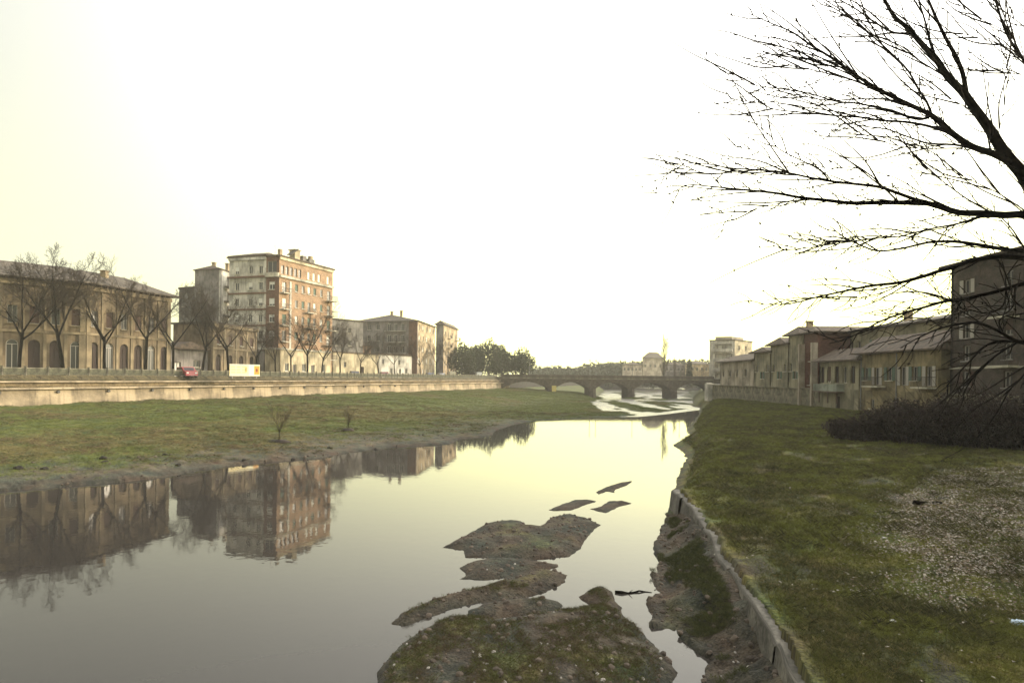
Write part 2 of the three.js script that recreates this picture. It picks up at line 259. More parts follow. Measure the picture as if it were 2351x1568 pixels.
structure('mud_bar', barMesh(lobes, 0.075), M.land);
for (const p of smallBars) structure('mud_bar', barMesh([[p, 0.13]], 0.08), M.land);

{ // water, and the flat town on both sides as far as the horizon
  const w = new THREE.PlaneGeometry(420, 720).rotateX(-Math.PI / 2).translate(40, 0, -330); const uv = w.attributes.uv, p = w.attributes.position; for (let i = 0; i < p.count; i++) uv.setXY(i, p.getX(i), p.getZ(i));
  structure('river_water', w, M.water);
  { const s = new THREE.ShapeGeometry(new THREE.Shape(inset2(shallowPoly, -0.6).map(([x, d]) => new THREE.Vector2(x, d)))).rotateX(-Math.PI / 2).translate(0, 0.03, 0), u = s.attributes.uv, p = s.attributes.position; for (let i = 0; i < p.count; i++) u.setXY(i, p.getX(i), p.getZ(i)); structure('shallow_water', s, M.riffle); }
  const L = wallLine.map(([x, d]) => [x - 1.4, d]), Q = quayLine.map(([x, d]) => [x + 0.9, d]);
  structure('ground', prism([[-1500, -60], [L[0][0] - 12, -60], ...L, [90, 420], [200, 470], [1500, 470], [1500, 1600], [-1500, 1600]], ROADY - 7.5, ROADY), M.asphalt);
  structure('ground', prism([[40.9, -60], [1500, -60], [1500, 469], [205, 469], [150, 420], ...Q.slice(1).reverse()], ROADY - 7.5, ROADY - 0.75), M.asphalt);
}
// where a pixel's ray meets the ground: [X, D, height]
function onGround(px, py) {
  const dx = px - CX, dy = HY - py, c = Math.cos(ROLL), s = Math.sin(ROLL), kx = (dx * c - dy * s) / F, ky = (dx * s + dy * c) / F;
  for (let D = 6; D < 260; D *= 1.003) { const h = landH(kx * D, D); if (EYE + ky * D <= h) return [kx * D, D, h]; }
  return [kx * 100, 100, 0.5];
}

{ // stepped embankment: a thing with its tiers, ledges and drain holes
  const e = thing('embankment_wall', 'long stepped stone embankment wall with two ledges above the sloping grass bank', 'wall', [-52, 2.3, -62]);
  const band = (name, y0, y1, o0, o1, back, m, chunk) => {
    const pts = []; for (let d = 14; d <= 190; d += 4) pts.push([xAt(wallLine, d), d]);
    const pos = [], uv = [], idx = []; let run = 0;
    pts.forEach(([x, d], i) => {
      const nx = 0.92, nd = -0.39, w = (k) => (fbm(run * 0.35, k * 3.1, 3, 5) - 0.5) * chunk; if (i) run += 4.35;
      for (const [o, y] of [[back, y0 - 0.02], [o0 + w(1), y0], [o1 + w(2), y1], [back, y1 + 0.003]]) { pos.push(x + nx * o + 52, y - 2.3 + (y > y0 ? w(4) * 0.3 : 0), -(d + nd * o) + 62); uv.push(run, y + o); }
    });
    for (let i = 0; i < pts.length - 1; i++) for (let k = 0; k < 3; k++) { const a = i * 4 + k, b = a + 4; idx.push(a, b, a + 1, b, b + 1, a + 1); }
    const g = new THREE.BufferGeometry(); g.setAttribute('position', new THREE.Float32BufferAttribute(pos, 3)); g.setAttribute('uv', new THREE.Float32BufferAttribute(uv, 2)); g.setIndex(idx); g.computeVertexNormals();
    return part(e, name, metres(g), m);
  };
  band('tier', 1.6, 4.28, 0.5, 0.32, -1.2, M.wallStone, 0.10);
  band('ledge', 4.285, 4.46, 0.78, 0.74, -1.2, M.wallStone, 0.04);
  band('tier', 4.465, 5.0, -0.12, -0.2, -1.2, M.wallRough, 0.10);
  band('ledge', 5.005, 5.16, 0.20, 0.17, -1.2, M.wallStone, 0.04);
  band('tier', 5.165, 5.76, -0.55, -0.9, -1.9, mat(0.17, 0.14, 0.07, { map: T.stone, bumpMap: T.stoneB, bumpScale: 0.1 }), 0.22);
  const pipe = new THREE.CylinderGeometry(0.16, 0.16, 0.5, 10).rotateX(Math.PI / 2);
  for (let d = 46; d < 130; d += 5.2) part(e, 'drain_pipe', pipe, M.iron, [xAt(wallLine, d) + 52 + 0.3, 3.98 - 2.3, -d + 62 + 0.1], 1.18);
}
{ // railing of posts and panels along its top
  const r = thing('embankment_railing', 'low roadside railing of pale posts and grey green panels on the embankment', 'railing', [-53.2, 5.76, -62]);
  const post = box(0.2, 0.92, 0.2, 0, 0.46, 0), cap = box(0.27, 0.07, 0.27, 0, 0.95, 0);
  let last = null;
  for (let d = 22; d < 186; d += 2.05) {
    const x = xAt(wallLine, d) - 1.2 + 53.2, z = -d + 62, p = part(r, 'post', post, M.railPost, [x, 0, z], 0.4); part(p, 'cap', cap, M.railPost);
    if (last) { const dx = x - last[0], dz = z - last[1], len = Math.hypot(dx, dz); part(r, 'panel', box(+(len - 0.3).toFixed(2), 0.66, 0.07, 0, 0.38, 0), M.railPanel, [(x + last[0]) / 2, 0, (z + last[1]) / 2], Math.atan2(-dz, dx)); part(r, 'rail', box(+(len - 0.2).toFixed(2), 0.09, 0.13, 0, 0.78, 0), M.railPost, [(x + last[0]) / 2, 0, (z + last[1]) / 2], Math.atan2(-dz, dx)); }
    last = [x, z];
  }
}
{ // wall below the old houses
  const q = thing('quay_wall', 'weathered grey brown river wall under the row of old houses', 'wall', [40, 1.5, -80]);
  part(q, 'wall', prism([[39.7, -60], [41, -60], [41, 122], [62, 190], [60.6, 190], [39.7, 122.4]], 0.2, 4.9).translate(-40, -1.5, 80), M.quayStone);
  part(q, 'coping', prism([[39.55, -60], [41, -60], [41, 122], [62, 190], [60.4, 190], [39.55, 122.6]], 4.905, 5.05).translate(-40, -1.5, 80), M.quayStone);
  part(q, 'buttress', box(1.6, 3.4, 2.2, 0, 1.7, 0), M.whiteWall, [-0.4, 0.3, -41.5]);
}
{ // old concrete kerb wall along the near grass, cracked into lengths
  const k = thing('concrete_kerb', 'cracked pale concrete kerb wall holding the grass above dark mud', 'kerb', [4.86, 0.3, -10.1]), r = rngOf(5);
  for (let d = 2.2; d < 27; d += 2.4) {
    const n = 14, pos = [], idx = [], gap = 0.025, tilt = (r() - 0.5) * 0.16, push = (r() - 0.5) * 0.12;
    for (let i = 0; i <= n; i++) {
      const dd = d + gap + (2.4 - 2 * gap) * i / n, x = kerbX(dd) + push, ht = 1.02 + (fbm(dd * 0.9, 8, 3) - 0.5) * 0.22 + tilt * (i / n - 0.5), w = 0.27 + 0.12 * fbm(dd * 0.8, 5, 1);
      for (const [ox, y] of [[-0.16, -0.1], [-0.04 + (fbm(dd * 1.2, 1, 2) - 0.5) * 0.05, ht - 0.09], [0.03, ht - 0.02], [w - 0.05, ht], [w, ht - 0.09], [w + 0.05, -0.1]]) pos.push(x + ox - 4.86, y - 0.3, -dd + 10.1);
    }
    for (let i = 0; i < n; i++) for (let j = 0; j < 5; j++) { const a = i * 6 + j, b = a + 6; idx.push(a, a + 1, b, b, a + 1, b + 1); }
    
    const g = new THREE.BufferGeometry(); g.setAttribute('position', new THREE.Float32BufferAttribute(pos, 3)); g.setIndex(idx); part(k, 'slab', metres(g, true), M.concrete);
  }
}

// ---------------------------------------------------------------- buildings
function inset(poly, o) {        // convex polygon moved inwards by o (negative: outwards)
  const n = poly.length, area = poly.reduce((s, p, i) => { const q = poly[(i + 1) % n]; return s + p[0] * q[1] - q[0] * p[1]; }, 0), sg = Math.sign(area);
  const lines = poly.map((p, i) => { const q = poly[(i + 1) % n], dx = q[0] - p[0], dy = q[1] - p[1], l = Math.hypot(dx, dy), nx = -dy / l * sg, ny = dx / l * sg; return [p[0] + nx * o, p[1] + ny * o, dx, dy]; });
  return lines.map((b, i) => { const a = lines[(i + n - 1) % n], den = a[2] * b[3] - a[3] * b[2], t = ((b[0] - a[0]) * b[3] - (b[1] - a[1]) * b[2]) / den; return [a[0] + a[2] * t, a[1] + a[3] * t]; });
}
const frameGeo = new Map(), paneGeo = new Map();
function windowParts(parent, w, h, opt, pos, turn) {      // a window in its reveal: frame > pane, sill, shutters
  const k = [w, h, opt.door ? 1 : 0, opt.arch ? 1 : 0].map((q) => (+q).toFixed(2)).join();
  if (!frameGeo.has(k)) {
    const t = Math.max(0.06, Math.min(0.11, w * 0.07)), g = [];
    if (opt.arch) {
      const r = w / 2, s = new THREE.Shape(); s.moveTo(-r, 0); s.lineTo(-r, h - r); s.absarc(0, h - r, r, Math.PI, 0, true); s.lineTo(r, 0);
      const hole = new THREE.Path(); hole.moveTo(-r + t, 0.02); hole.lineTo(-r + t, h - r); hole.absarc(0, h - r, r - t, Math.PI, 0, true); hole.lineTo(r - t, 0.02); s.holes.push(hole);
      g.push(new THREE.ExtrudeGeometry(s, { depth: 0.1, bevelEnabled: false, curveSegments: 8 }).translate(0, 0, -0.05)); g.push(new THREE.BoxGeometry(w - 2 * t, t, 0.09).translate(0, h - r, 0), new THREE.BoxGeometry(t, h - r, 0.09).translate(0, (h - r) / 2, 0));
      paneGeo.set(k, metres(new THREE.ExtrudeGeometry(new THREE.Shape(s.getPoints(8)), { depth: 0.03, bevelEnabled: false }).translate(0, 0, -0.04)));
    } else {
      g.push(new THREE.BoxGeometry(t, h, 0.1).translate(-w / 2 + t / 2, h / 2, 0), new THREE.BoxGeometry(t, h, 0.1).translate(w / 2 - t / 2, h / 2, 0), new THREE.BoxGeometry(w - 2 * t, t, 0.1).translate(0, t / 2, 0), new THREE.BoxGeometry(w - 2 * t, t, 0.1).translate(0, h - t / 2, 0), new THREE.BoxGeometry(t * 0.8, h - 2 * t, 0.08).translate(0, h / 2, 0));
      paneGeo.set(k, box(w - 0.02, h - 0.02, 0.03, 0, h / 2, -0.03));
    }
    frameGeo.set(k, metres(merge(g.map((q) => { const c = q.index ? q.toNonIndexed() : q; for (const n of Object.keys(c.attributes)) if (!['position', 'normal', 'uv'].includes(n)) c.deleteAttribute(n); return c; }))));
  }
  const f = part(parent, opt.door ? 'door' : 'window', frameGeo.get(k), opt.frame ?? (opt.door ? M.woodDark : M.frame), pos, turn);
  part(f, opt.door ? 'door_leaf' : 'pane', paneGeo.get(k), opt.door ? (opt.leaf ?? M.woodDark) : (opt.pane ?? M.glass));
  if (!opt.door && !opt.noSill) part(f, 'sill', box(w + 0.24, 0.09, 0.34, 0, -0.05, 0.22), opt.sill ?? M.paleTrim);
  if (opt.shutter && opt.closed) part(f, 'shutter', box(w - 0.02, h * opt.closed, 0.05, 0, h - h * opt.closed / 2, 0.06), opt.shutter);
  else if (opt.shutter) for (const s of [-1, 1]) part(f, 'shutter', box(w / 2, h, 0.05, s * (w * 0.75 + 0.02), h / 2, 0.235), opt.shutter);
  return f;
}
// one outer wall, from A to B as seen from outside, with openings [{x, y, w, h, arch, ...}] measured from A and from the floor
function facade(b, A, B, y0, y1, openings, m, name = 'wall') {
  const dx = B[0] - A[0], dd = B[1] - A[1], len = Math.hypot(dx, dd), turn = Math.atan2(dd, dx), off = b.position;
  const s = new THREE.Shape(); s.moveTo(0, 0); s.lineTo(len, 0); s.lineTo(len, y1 - y0); s.lineTo(0, y1 - y0);
  for (const o of openings) {
    const h = new THREE.Path(), l = o.x - o.w / 2, r = o.x + o.w / 2;
    if (o.arch) { h.moveTo(l, o.y); h.lineTo(r, o.y); h.lineTo(r, o.y + o.h - o.w / 2); h.absarc(o.x, o.y + o.h - o.w / 2, o.w / 2, 0, Math.PI, false); h.lineTo(l, o.y); }
    else { h.moveTo(l, o.y); h.lineTo(r, o.y); h.lineTo(r, o.y + o.h); h.lineTo(l, o.y + o.h); }
    s.holes.push(h);
  }
  const g = metres(new THREE.ExtrudeGeometry(s, { depth: 0.3, bevelEnabled: false, curveSegments: 8 }).translate(0, 0, -0.3));
  part(b, name, g, m, [A[0] - off.x, y0 - off.y, -A[1] - off.z], turn);
  const ux = Math.cos(turn), uz = -Math.sin(turn), nx = Math.sin(turn), nz = Math.cos(turn);
  const at = (x, y, o = 0) => [A[0] + ux * x + nx * o - off.x, y0 + y - off.y, -A[1] + uz * x + nz * o - off.z];
  for (const o of openings) if (!o.open) windowParts(b, o.w - 0.01, o.h - 0.01, o, at(o.x, o.y + 0.005, -0.2), turn);
  return { at, turn, len };
}
function body(b, poly, y0, y1, m, o = 0.31) { const off = b.position; return part(b, 'inner_wall', prism(inset(poly, o), y0, y1).translate(-off.x, -off.y, -off.z), m); }
function hipRoof(b, quad, y, rise, over, m, soft = 0.35, name = 'roof') {      // quad: four corners, ridge along the longer way
  const e = inset(quad, -over), off = b.position, L = (i, j) => Math.hypot(e[i][0] - e[j][0], e[i][1] - e[j][1]), mid = (p, q, t = 0.5) => [lerp(p[0], q[0], t), lerp(p[1], q[1], t)];
  const longA = L(0, 1) >= L(1, 2), [a, c, d, f] = longA ? [0, 1, 2, 3] : [1, 2, 3, 0], m1 = mid(e[f], e[a]), m2 = mid(e[c], e[d]), r1 = mid(m1, m2, soft * L(f, a) / L(a, c)), r2 = mid(m2, m1, soft * L(f, a) / L(a, c));
  const V = (p, h) => [p[0] - off.x, h - off.y, -p[1] - off.z], tri = [], q3 = (p, q, r) => tri.push(...p, ...q, ...r);
  const [A, C, D2, F2] = [e[a], e[c], e[d], e[f]].map((p) => V(p, y + 0.16)), [A0, C0, D0, F0] = [e[a], e[c], e[d], e[f]].map((p) => V(p, y + 0.004)), R1 = V(r1, y + rise), R2 = V(r2, y + rise);
  q3(A, C, R2); q3(A, R2, R1); q3(C, D2, R2); q3(D2, F2, R1); q3(D2, R1, R2); q3(F2, A, R1);
  for (const [p, q, p0, q0] of [[A, C, A0, C0], [C, D2, C0, D0], [D2, F2, D0, F0], [F2, A, F0, A0]]) { q3(p0, q0, q); q3(p0, q, p); }
  q3(A0, D0, C0); q3(A0, F0, D0);
  const g = new THREE.BufferGeometry(); g.setAttribute('position', new THREE.Float32BufferAttribute(tri, 3)); return part(b, name, metres(g), m);
}
function flatRoof(b, poly, y, over, m, th = 0.3) { const off = b.position; return part(b, 'roof', prism(inset(poly, -over), y + 0.004, y + th).translate(-off.x, -off.y, -off.z), m); }
function belt(b, f, y, h, o, m, name = 'belt_course') { const p = f.at(f.len / 2, y, o / 2 + 0.003); return part(b, name, box(+(f.len + 0.02).toFixed(2), h, o, 0, h / 2, 0), m, p, f.turn); }
function balcony(b, f, x, y, w, m = M.greyWall, depth = 1.1) {
  const k = part(b, 'balcony', box(w, 0.16, depth, 0, 0.08, depth / 2), m, f.at(x, y, 0.003), f.turn);
  const bars = [new THREE.BoxGeometry(w, 0.05, 0.05).translate(0, 1.1, depth - 0.05), ...[-1, 1].map((s) => new THREE.BoxGeometry(0.05, 0.05, depth - 0.1).translate(s * (w / 2 - 0.03), 1.1, depth / 2 - 0.02))];
  for (let q = -w / 2 + 0.05; q < w / 2; q += 0.16) bars.push(new THREE.BoxGeometry(0.025, 0.92, 0.025).translate(q, 0.62, depth - 0.05));
  part(k, 'railing', metres(merge(bars)), M.iron); return k;
}
function chimney(roof, x, y, z, w = 0.6, h = 1.6) { return part(roof, 'chimney', merge([box(w, h, w, 0, h / 2, 0), box(w + 0.2, 0.14, w + 0.2, 0, h + 0.07, 0)]), M.tanWall, [x, y, z]); }
const rowOf = (n, x0, step, o) => Array.from({ length: n }, (_, i) => ({ x: x0 + i * step, ...o }));

{ // ochre palace: two ranges at a slight angle, arches below, windows above
  const p0 = XD(-230, 65), p1 = XD(0, 71), p2 = XD(195, 76), p3 = XD(389, 88.5), Y = ROADY, H = 11.6, b = thing('ochre_palace', 'long two storey ochre palace with arched ground floor and overhanging eaves', 'building', [p2[0], Y, -p2[1]]);
  const norm = (a, c, k) => { const l = Math.hypot(c[0] - a[0], c[1] - a[1]); return [-(c[1] - a[1]) / l * k, (c[0] - a[0]) / l * k]; };
  const n1 = norm(p0, p2, 12), n2 = norm(p2, p3, 12), q0 = [p0[0] + n1[0], p0[1] + n1[1]], q2 = [p2[0] + (n1[0] + n2[0]) * 0.55, p2[1] + (n1[1] + n2[1]) * 0.55], q3 = [p3[0] + n2[0], p3[1] + n2[1]];
  const rooms = [[p0, p2, q2, q0], [p2, p3, q3, q2]];
  rooms.forEach((r, i) => {
    body(b, r, Y, Y + H, M.palace);
    const len = Math.hypot(r[1][0] - r[0][0], r[1][1] - r[0][1]), n = i ? 6 : 8, st = len / n, op = [];
    for (let k = 0; k < n; k++) { const x = st * (k + 0.5), w = Math.min(1.45, st * 0.56); op.push({ x, y: 0.3, w, h: 4.1, arch: true, door: (k % 3) !== 1, leaf: M.woodDark, noSill: true }); op.push({ x, y: 6.3, w: w * 0.82, h: 2.1, shutter: k % 2 ? M.shutterBrown : undefined, closed: 0.95, sill: M.palaceTrim }); }
    const f = facade(b, r[0], r[1], Y, Y + H, op, M.palace);
    belt(b, f, 5.25, 0.3, 0.16, M.palaceTrim); belt(b, f, 0.01, 0.55, 0.12, M.palaceTrim, 'plinth'); belt(b, f, H - 0.75, 0.55, 0.3, M.palaceTrim, 'cornice');
    for (let k = 0; k <= n; k++) part(b, 'pilaster', box(k % n ? 0.34 : 0.7, 4.6, 0.12, 0, 0, 0), M.palaceTrim, f.at(clamp(st * k, 0.36, len - 0.36), 2.9, 0.064), f.turn);
    for (let k = 0; k <= n; k++) part(b, 'pilaster', box(k % n ? 0.26 : 0.6, 5.2, 0.1, 0, 0, 0), M.palaceTrim, f.at(clamp(st * k, 0.32, len - 0.32), 8.2, 0.054), f.turn);
    const roof = hipRoof(b, r, Y + H, 2.7, 0.9, M.roofGrey, i ? 0.25 : 0.02);
    if (i) { const c = f.at(len * 0.45, H + 1.2, -4); chimney(roof, c[0], c[1], c[2], 0.7, 1.5); } 
    const br = box(0.14, 0.18, 0.7, 0, 0, 0.35); for (let x = 0.5; x < len; x += 0.9) part(b, 'bracket', br, M.soffit, f.at(x, H - 0.1, 0.05), f.turn);
  });
}
{ // plain shed with a door between the palace and the yellow house
  const a = XD(391, 92), c = XD(484, 99), d = [c[0] - 9, c[1] + 4], e = [a[0] - 9, a[1] + 4], b = thing('grey_shed', 'low grey plastered shed with dark eave beside the ochre palace', 'building', [a[0], ROADY, -a[1]]), r = [a, c, d, e];
  body(b, r, ROADY, ROADY + 4.3, M.greyWall);
  const f = facade(b, a, c, ROADY, ROADY + 4.3, [{ x: 1.2, y: 0.02, w: 1.1, h: 2.3, door: true, leaf: M.shutterWhite }, { x: 4.6, y: 1.6, w: 1.2, h: 1.1 }], M.greyWall);
  hipRoof(b, r, ROADY + 4.3, 1.3, 0.6, M.roof, 0.1);
}
{ // yellow low house with three tall arches
  const a = XD(486, 98), c = XD(588, 110), d = [c[0] - 8, c[1] + 3], e = [a[0] - 8, a[1] + 3], b = thing('yellow_house', 'small flat roofed yellow house with three tall dark arched doorways', 'building', [a[0], ROADY, -a[1]]), r = [a, c, d, e], H = 8.7;
  body(b, r, ROADY, ROADY + H, M.palace);
  const len = Math.hypot(c[0] - a[0], c[1] - a[1]), op = []; for (let k = 0; k < 4; k++) { op.push({ x: len * (k + 0.5) / 4, y: 0.05, w: 1.2, h: 3.7, arch: true, door: true }); op.push({ x: len * (k + 0.5) / 4, y: 5.4, w: 0.9, h: 1.6, shutter: M.shutterBrown, closed: 0.9 }); }
  const f = facade(b, a, c, ROADY, ROADY + H, op, M.palace); facade(b, e, a, ROADY, ROADY + H, [], M.palace);
  belt(b, f, 4.6, 0.25, 0.14, M.palaceTrim); belt(b, f, H - 0.5, 0.5, 0.35, M.palaceTrim, 'cornice'); for (let k = 0; k <= 4; k++) part(b, 'pilaster', box(0.4, H - 0.6, 0.1, 0, 0, 0), M.palaceTrim, f.at(clamp(len * k / 4, 0.25, len - 0.25), (H - 0.6) / 2 + 0.01, 0.054), f.turn);
  flatRoof(b, r, ROADY + H, 0.3, M.roofGrey);
}
{ // grey block behind: blind wall, lower shoulder and balconied side
  const Y = ROADY, b0 = XD(444, 128), c0 = XD(503, 126), c1 = XD(526, 132), b = thing('grey_apartment_block', 'tall grey apartment block with a blind plastered wall behind bare trees', 'building', [b0[0], Y, -b0[1]]);
  const r = [b0, c0, [c1[0] + 1, c1[1] + 3], [b0[0] + 2, b0[1] + 12]], H = 22.2;
  body(b, r, Y, Y + H, M.greyWall); facade(b, b0, c0, Y, Y + H, [{ x: 1.4, y: 17.5, w: 0.9, h: 1.2 }, { x: 1.4, y: 13.5, w: 0.9, h: 1.2 }], M.greyWall);
  const op = []; for (let k = 2; k < 7; k++) op.push({ x: 3.2, y: 0.9 + k * 3.05, w: 1.1, h: 1.9 });
  const f = facade(b, c0, r[2], Y, Y + H, op, M.whiteWall); for (let k = 2; k < 7; k++) balcony(b, f, 3.2, 0.6 + k * 3.05, 3.2, M.greyWall);
  const roof = hipRoof(b, r, Y + H, 1.2, 0.3, M.roof, 0.2); for (const [k, z] of [[3, -2], [5.4, -3]]) chimney(roof, k, H + 0.5, z, 0.6, 1.5);
  const a0 = XD(408, 132), s = [a0, [b0[0] - 0.02, b0[1] + 1.5], [b0[0] + 1.5, b0[1] + 11], [a0[0] + 1.5, a0[1] + 9]], k = thing('grey_annex_block', 'dark grey lower block adjoining the blind plastered apartment wall', 'building', [a0[0], Y, -a0[1]]);
  body(k, s, Y, Y + 18.8, M.darkGrey, 0.02); flatRoof(k, s, Y + 18.8, 0.15, M.roofGrey, 0.4); facade(k, [s[0][0] + 0.06, s[0][1] - 0.1], [s[1][0] - 0.06, s[1][1] - 0.1], Y, Y + 18.7, [{ x: 1.6, y: 15, w: 0.8, h: 1.2 }, { x: 1.6, y: 12, w: 0.8, h: 1.2 }], M.darkGrey);
}
{ // the seven storey corner block
  const Y = ROADY, A = XD(523, 119), B = XD(608, 116.7), C = XD(638, 116), D = XD(761, 131), fl = 3.12, H = 23.1, b = thing('corner_apartment_block', 'seven storey apartment block with white shaded front, sunlit orange brick side and loggia', 'building', [C[0], Y, -C[1]]);
  const E = [A[0] + (D[0] - C[0]), A[1] + (D[1] - C[1])];
  body(b, [A, C, D, E], Y, Y + H, M.greyWall);
  const L1 = Math.hypot(B[0] - A[0], B[1] - A[1]), L3 = Math.hypot(D[0] - C[0], D[1] - C[1]), wf = { frame: M.shutterWhite };
  const o1 = [], o2 = [], o3 = [];
  for (let k = 1; k < 7; k++) { [0.21, 0.58, 0.85].forEach((t, i) => o1.push({ x: L1 * t, y: k * fl + 1.25, w: 0.95, h: 1.5, ...wf, shutter: (k + i) % 3 ? undefined : M.shutterWhite, closed: 0.6 })); if (k < 6) o2.push({ x: 1.25, y: k * fl + 1.2, w: 1.25, h: 1.5, frame: M.shutterWhite, shutter: M.shutterWhite, closed: k % 2 ? 0.35 : 0.75 }); }
  o2.push({ x: 1.25, y: 6 * fl + 1.35, w: 2.1, h: 2.2, noSill: true });
  const cols = [0.09, 0.30, 0.42, 0.53, 0.64, 0.77, 0.92];
  for (let k = 1; k < 6; k++) cols.forEach((t, i) => { const dr = i === 0 || i === 6 || (i === 3 && k === 4); o3.push({ x: L3 * t, y: k * fl + (dr ? 0.75 : 1.3), w: i === 0 || i === 6 ? 1.1 : 0.85, h: dr ? 2.05 : 1.5, ...wf, noSill: dr, shutter: (i * 7 + k * 3) % 4 === 0 ? M.shutterWhite : (i + k) % 3 === 0 ? M.shutterGreen : undefined, closed: 0.8 }); });
  for (let k = 0; k < 5; k++) o3.push({ x: L3 * (0.055 + k * 0.075), y: 6 * fl + 1.15, w: 0.82, h: 1.65, noSill: true });
  for (let k = 0; k < 3; k++) o3.push({ x: L3 * (0.52 + k * 0.1), y: 6 * fl + 1.15, w: 0.8, h: 1.6, ...wf, shutter: M.shutterWhite, closed: 0.97 }); o3.push({ x: L3 * 0.9, y: 6 * fl + 1.15, w: 0.8, h: 1.6, ...wf, shutter: M.shutterWhite, closed: 0.97 });
  const f1 = facade(b, A, B, Y, Y + H, o1, M.whiteWall), f2 = facade(b, B, C, Y, Y + H, o2, M.brownBrick), f3 = facade(b, C, D, Y, Y + H, o3, M.orangeBrick);
  for (let k = 1; k < 7; k++) { belt(b, f1, k * fl + 0.45, 0.3, k === 6 ? 0.55 : 0.22, M.brownBrick); }
  belt(b, f2, 6 * fl + 0.45, 0.8, 0.45, M.paleTrim, 'parapet'); belt(b, f3, 6 * fl + 0.45, 0.42, 0.4, M.paleTrim, 'cornice'); belt(b, f3, H - 0.55, 0.5, 0.25, M.cream, 'cornice'); belt(b, f1, H - 0.5, 0.5, 0.3, M.whiteWall, 'cornice');
  part(b, 'bay_pier', box(0.5, 18.5, 0.12, 0, 9.25, 0), M.whiteWall, f3.at(L3 * 0.19, 0.2, 0.063), f3.turn);
  for (const k of [1, 2, 3, 4, 5]) { balcony(b, f3, L3 * 0.085, k * fl + 0.55, 2.2, M.paleTrim, 0.9); balcony(b, f3, L3 * 0.92, k * fl + 0.55, 2.3, M.paleTrim, 1.5); if (k < 5) balcony(b, f3, L3 * 0.53, k * fl + 0.55, 2.6, M.paleTrim, 0.9); }
  const r = flatRoof(b, [A, C, D, E], Y + H, 0.35, M.roof, 0.3), h2 = hipRoof(b, [A, B, [B[0] + (D[0] - C[0]) * 0.45, B[1] + (D[1] - C[1]) * 0.45], [A[0] + (D[0] - C[0]) * 0.45, A[1] + (D[1] - C[1]) * 0.45]], Y + H + 0.31, 1.3, 0.2, M.roof, 0.35);
  const put = (t, o, g, m, n) => { const p = f3.at(L3 * t, H + 0.31, -o); part(r, n, g, m, p, f3.turn); };
  put(0.12, 1.6, box(0.6, 1.5, 0.6, 0, 0.75, 0), M.tanWall, 'chimney'); put(0.42, 2.2, merge([box(1.5, 2.2, 1.4, 0, 1.1, 0), box(1.9, 0.14, 1.8, 0, 2.27, 0)]), M.cream, 'stair_head'); put(0.33, 1.4, metres(new THREE.BoxGeometry(2.6, 0.12, 1.2).rotateZ(0.62).translate(0, 1.6, 0)), M.roofGrey, 'awning');
  put(0.56, 2, box(1.1, 1.5, 0.9, 0, 0.75, 0), M.greyWall, 'chimney'); put(0.66, 1.5, box(1.6, 1.1, 0.9, 0, 0.55, 0), M.darkGrey, 'water_tank'); put(0.73, 2.4, box(0.7, 2, 0.7, 0, 1, 0), M.tanWall, 'chimney');
  for (const [t, o] of [[0.2, 4], [0.5, 4.5]]) put(t, o, merge([box(0.05, 2.8, 0.05, 0, 1.4, 0), box(1, 0.04, 0.04, 0, 2.6, 0), box(0.7, 0.04, 0.04, 0, 2.3, 0)]), M.metal, 'antenna');
}
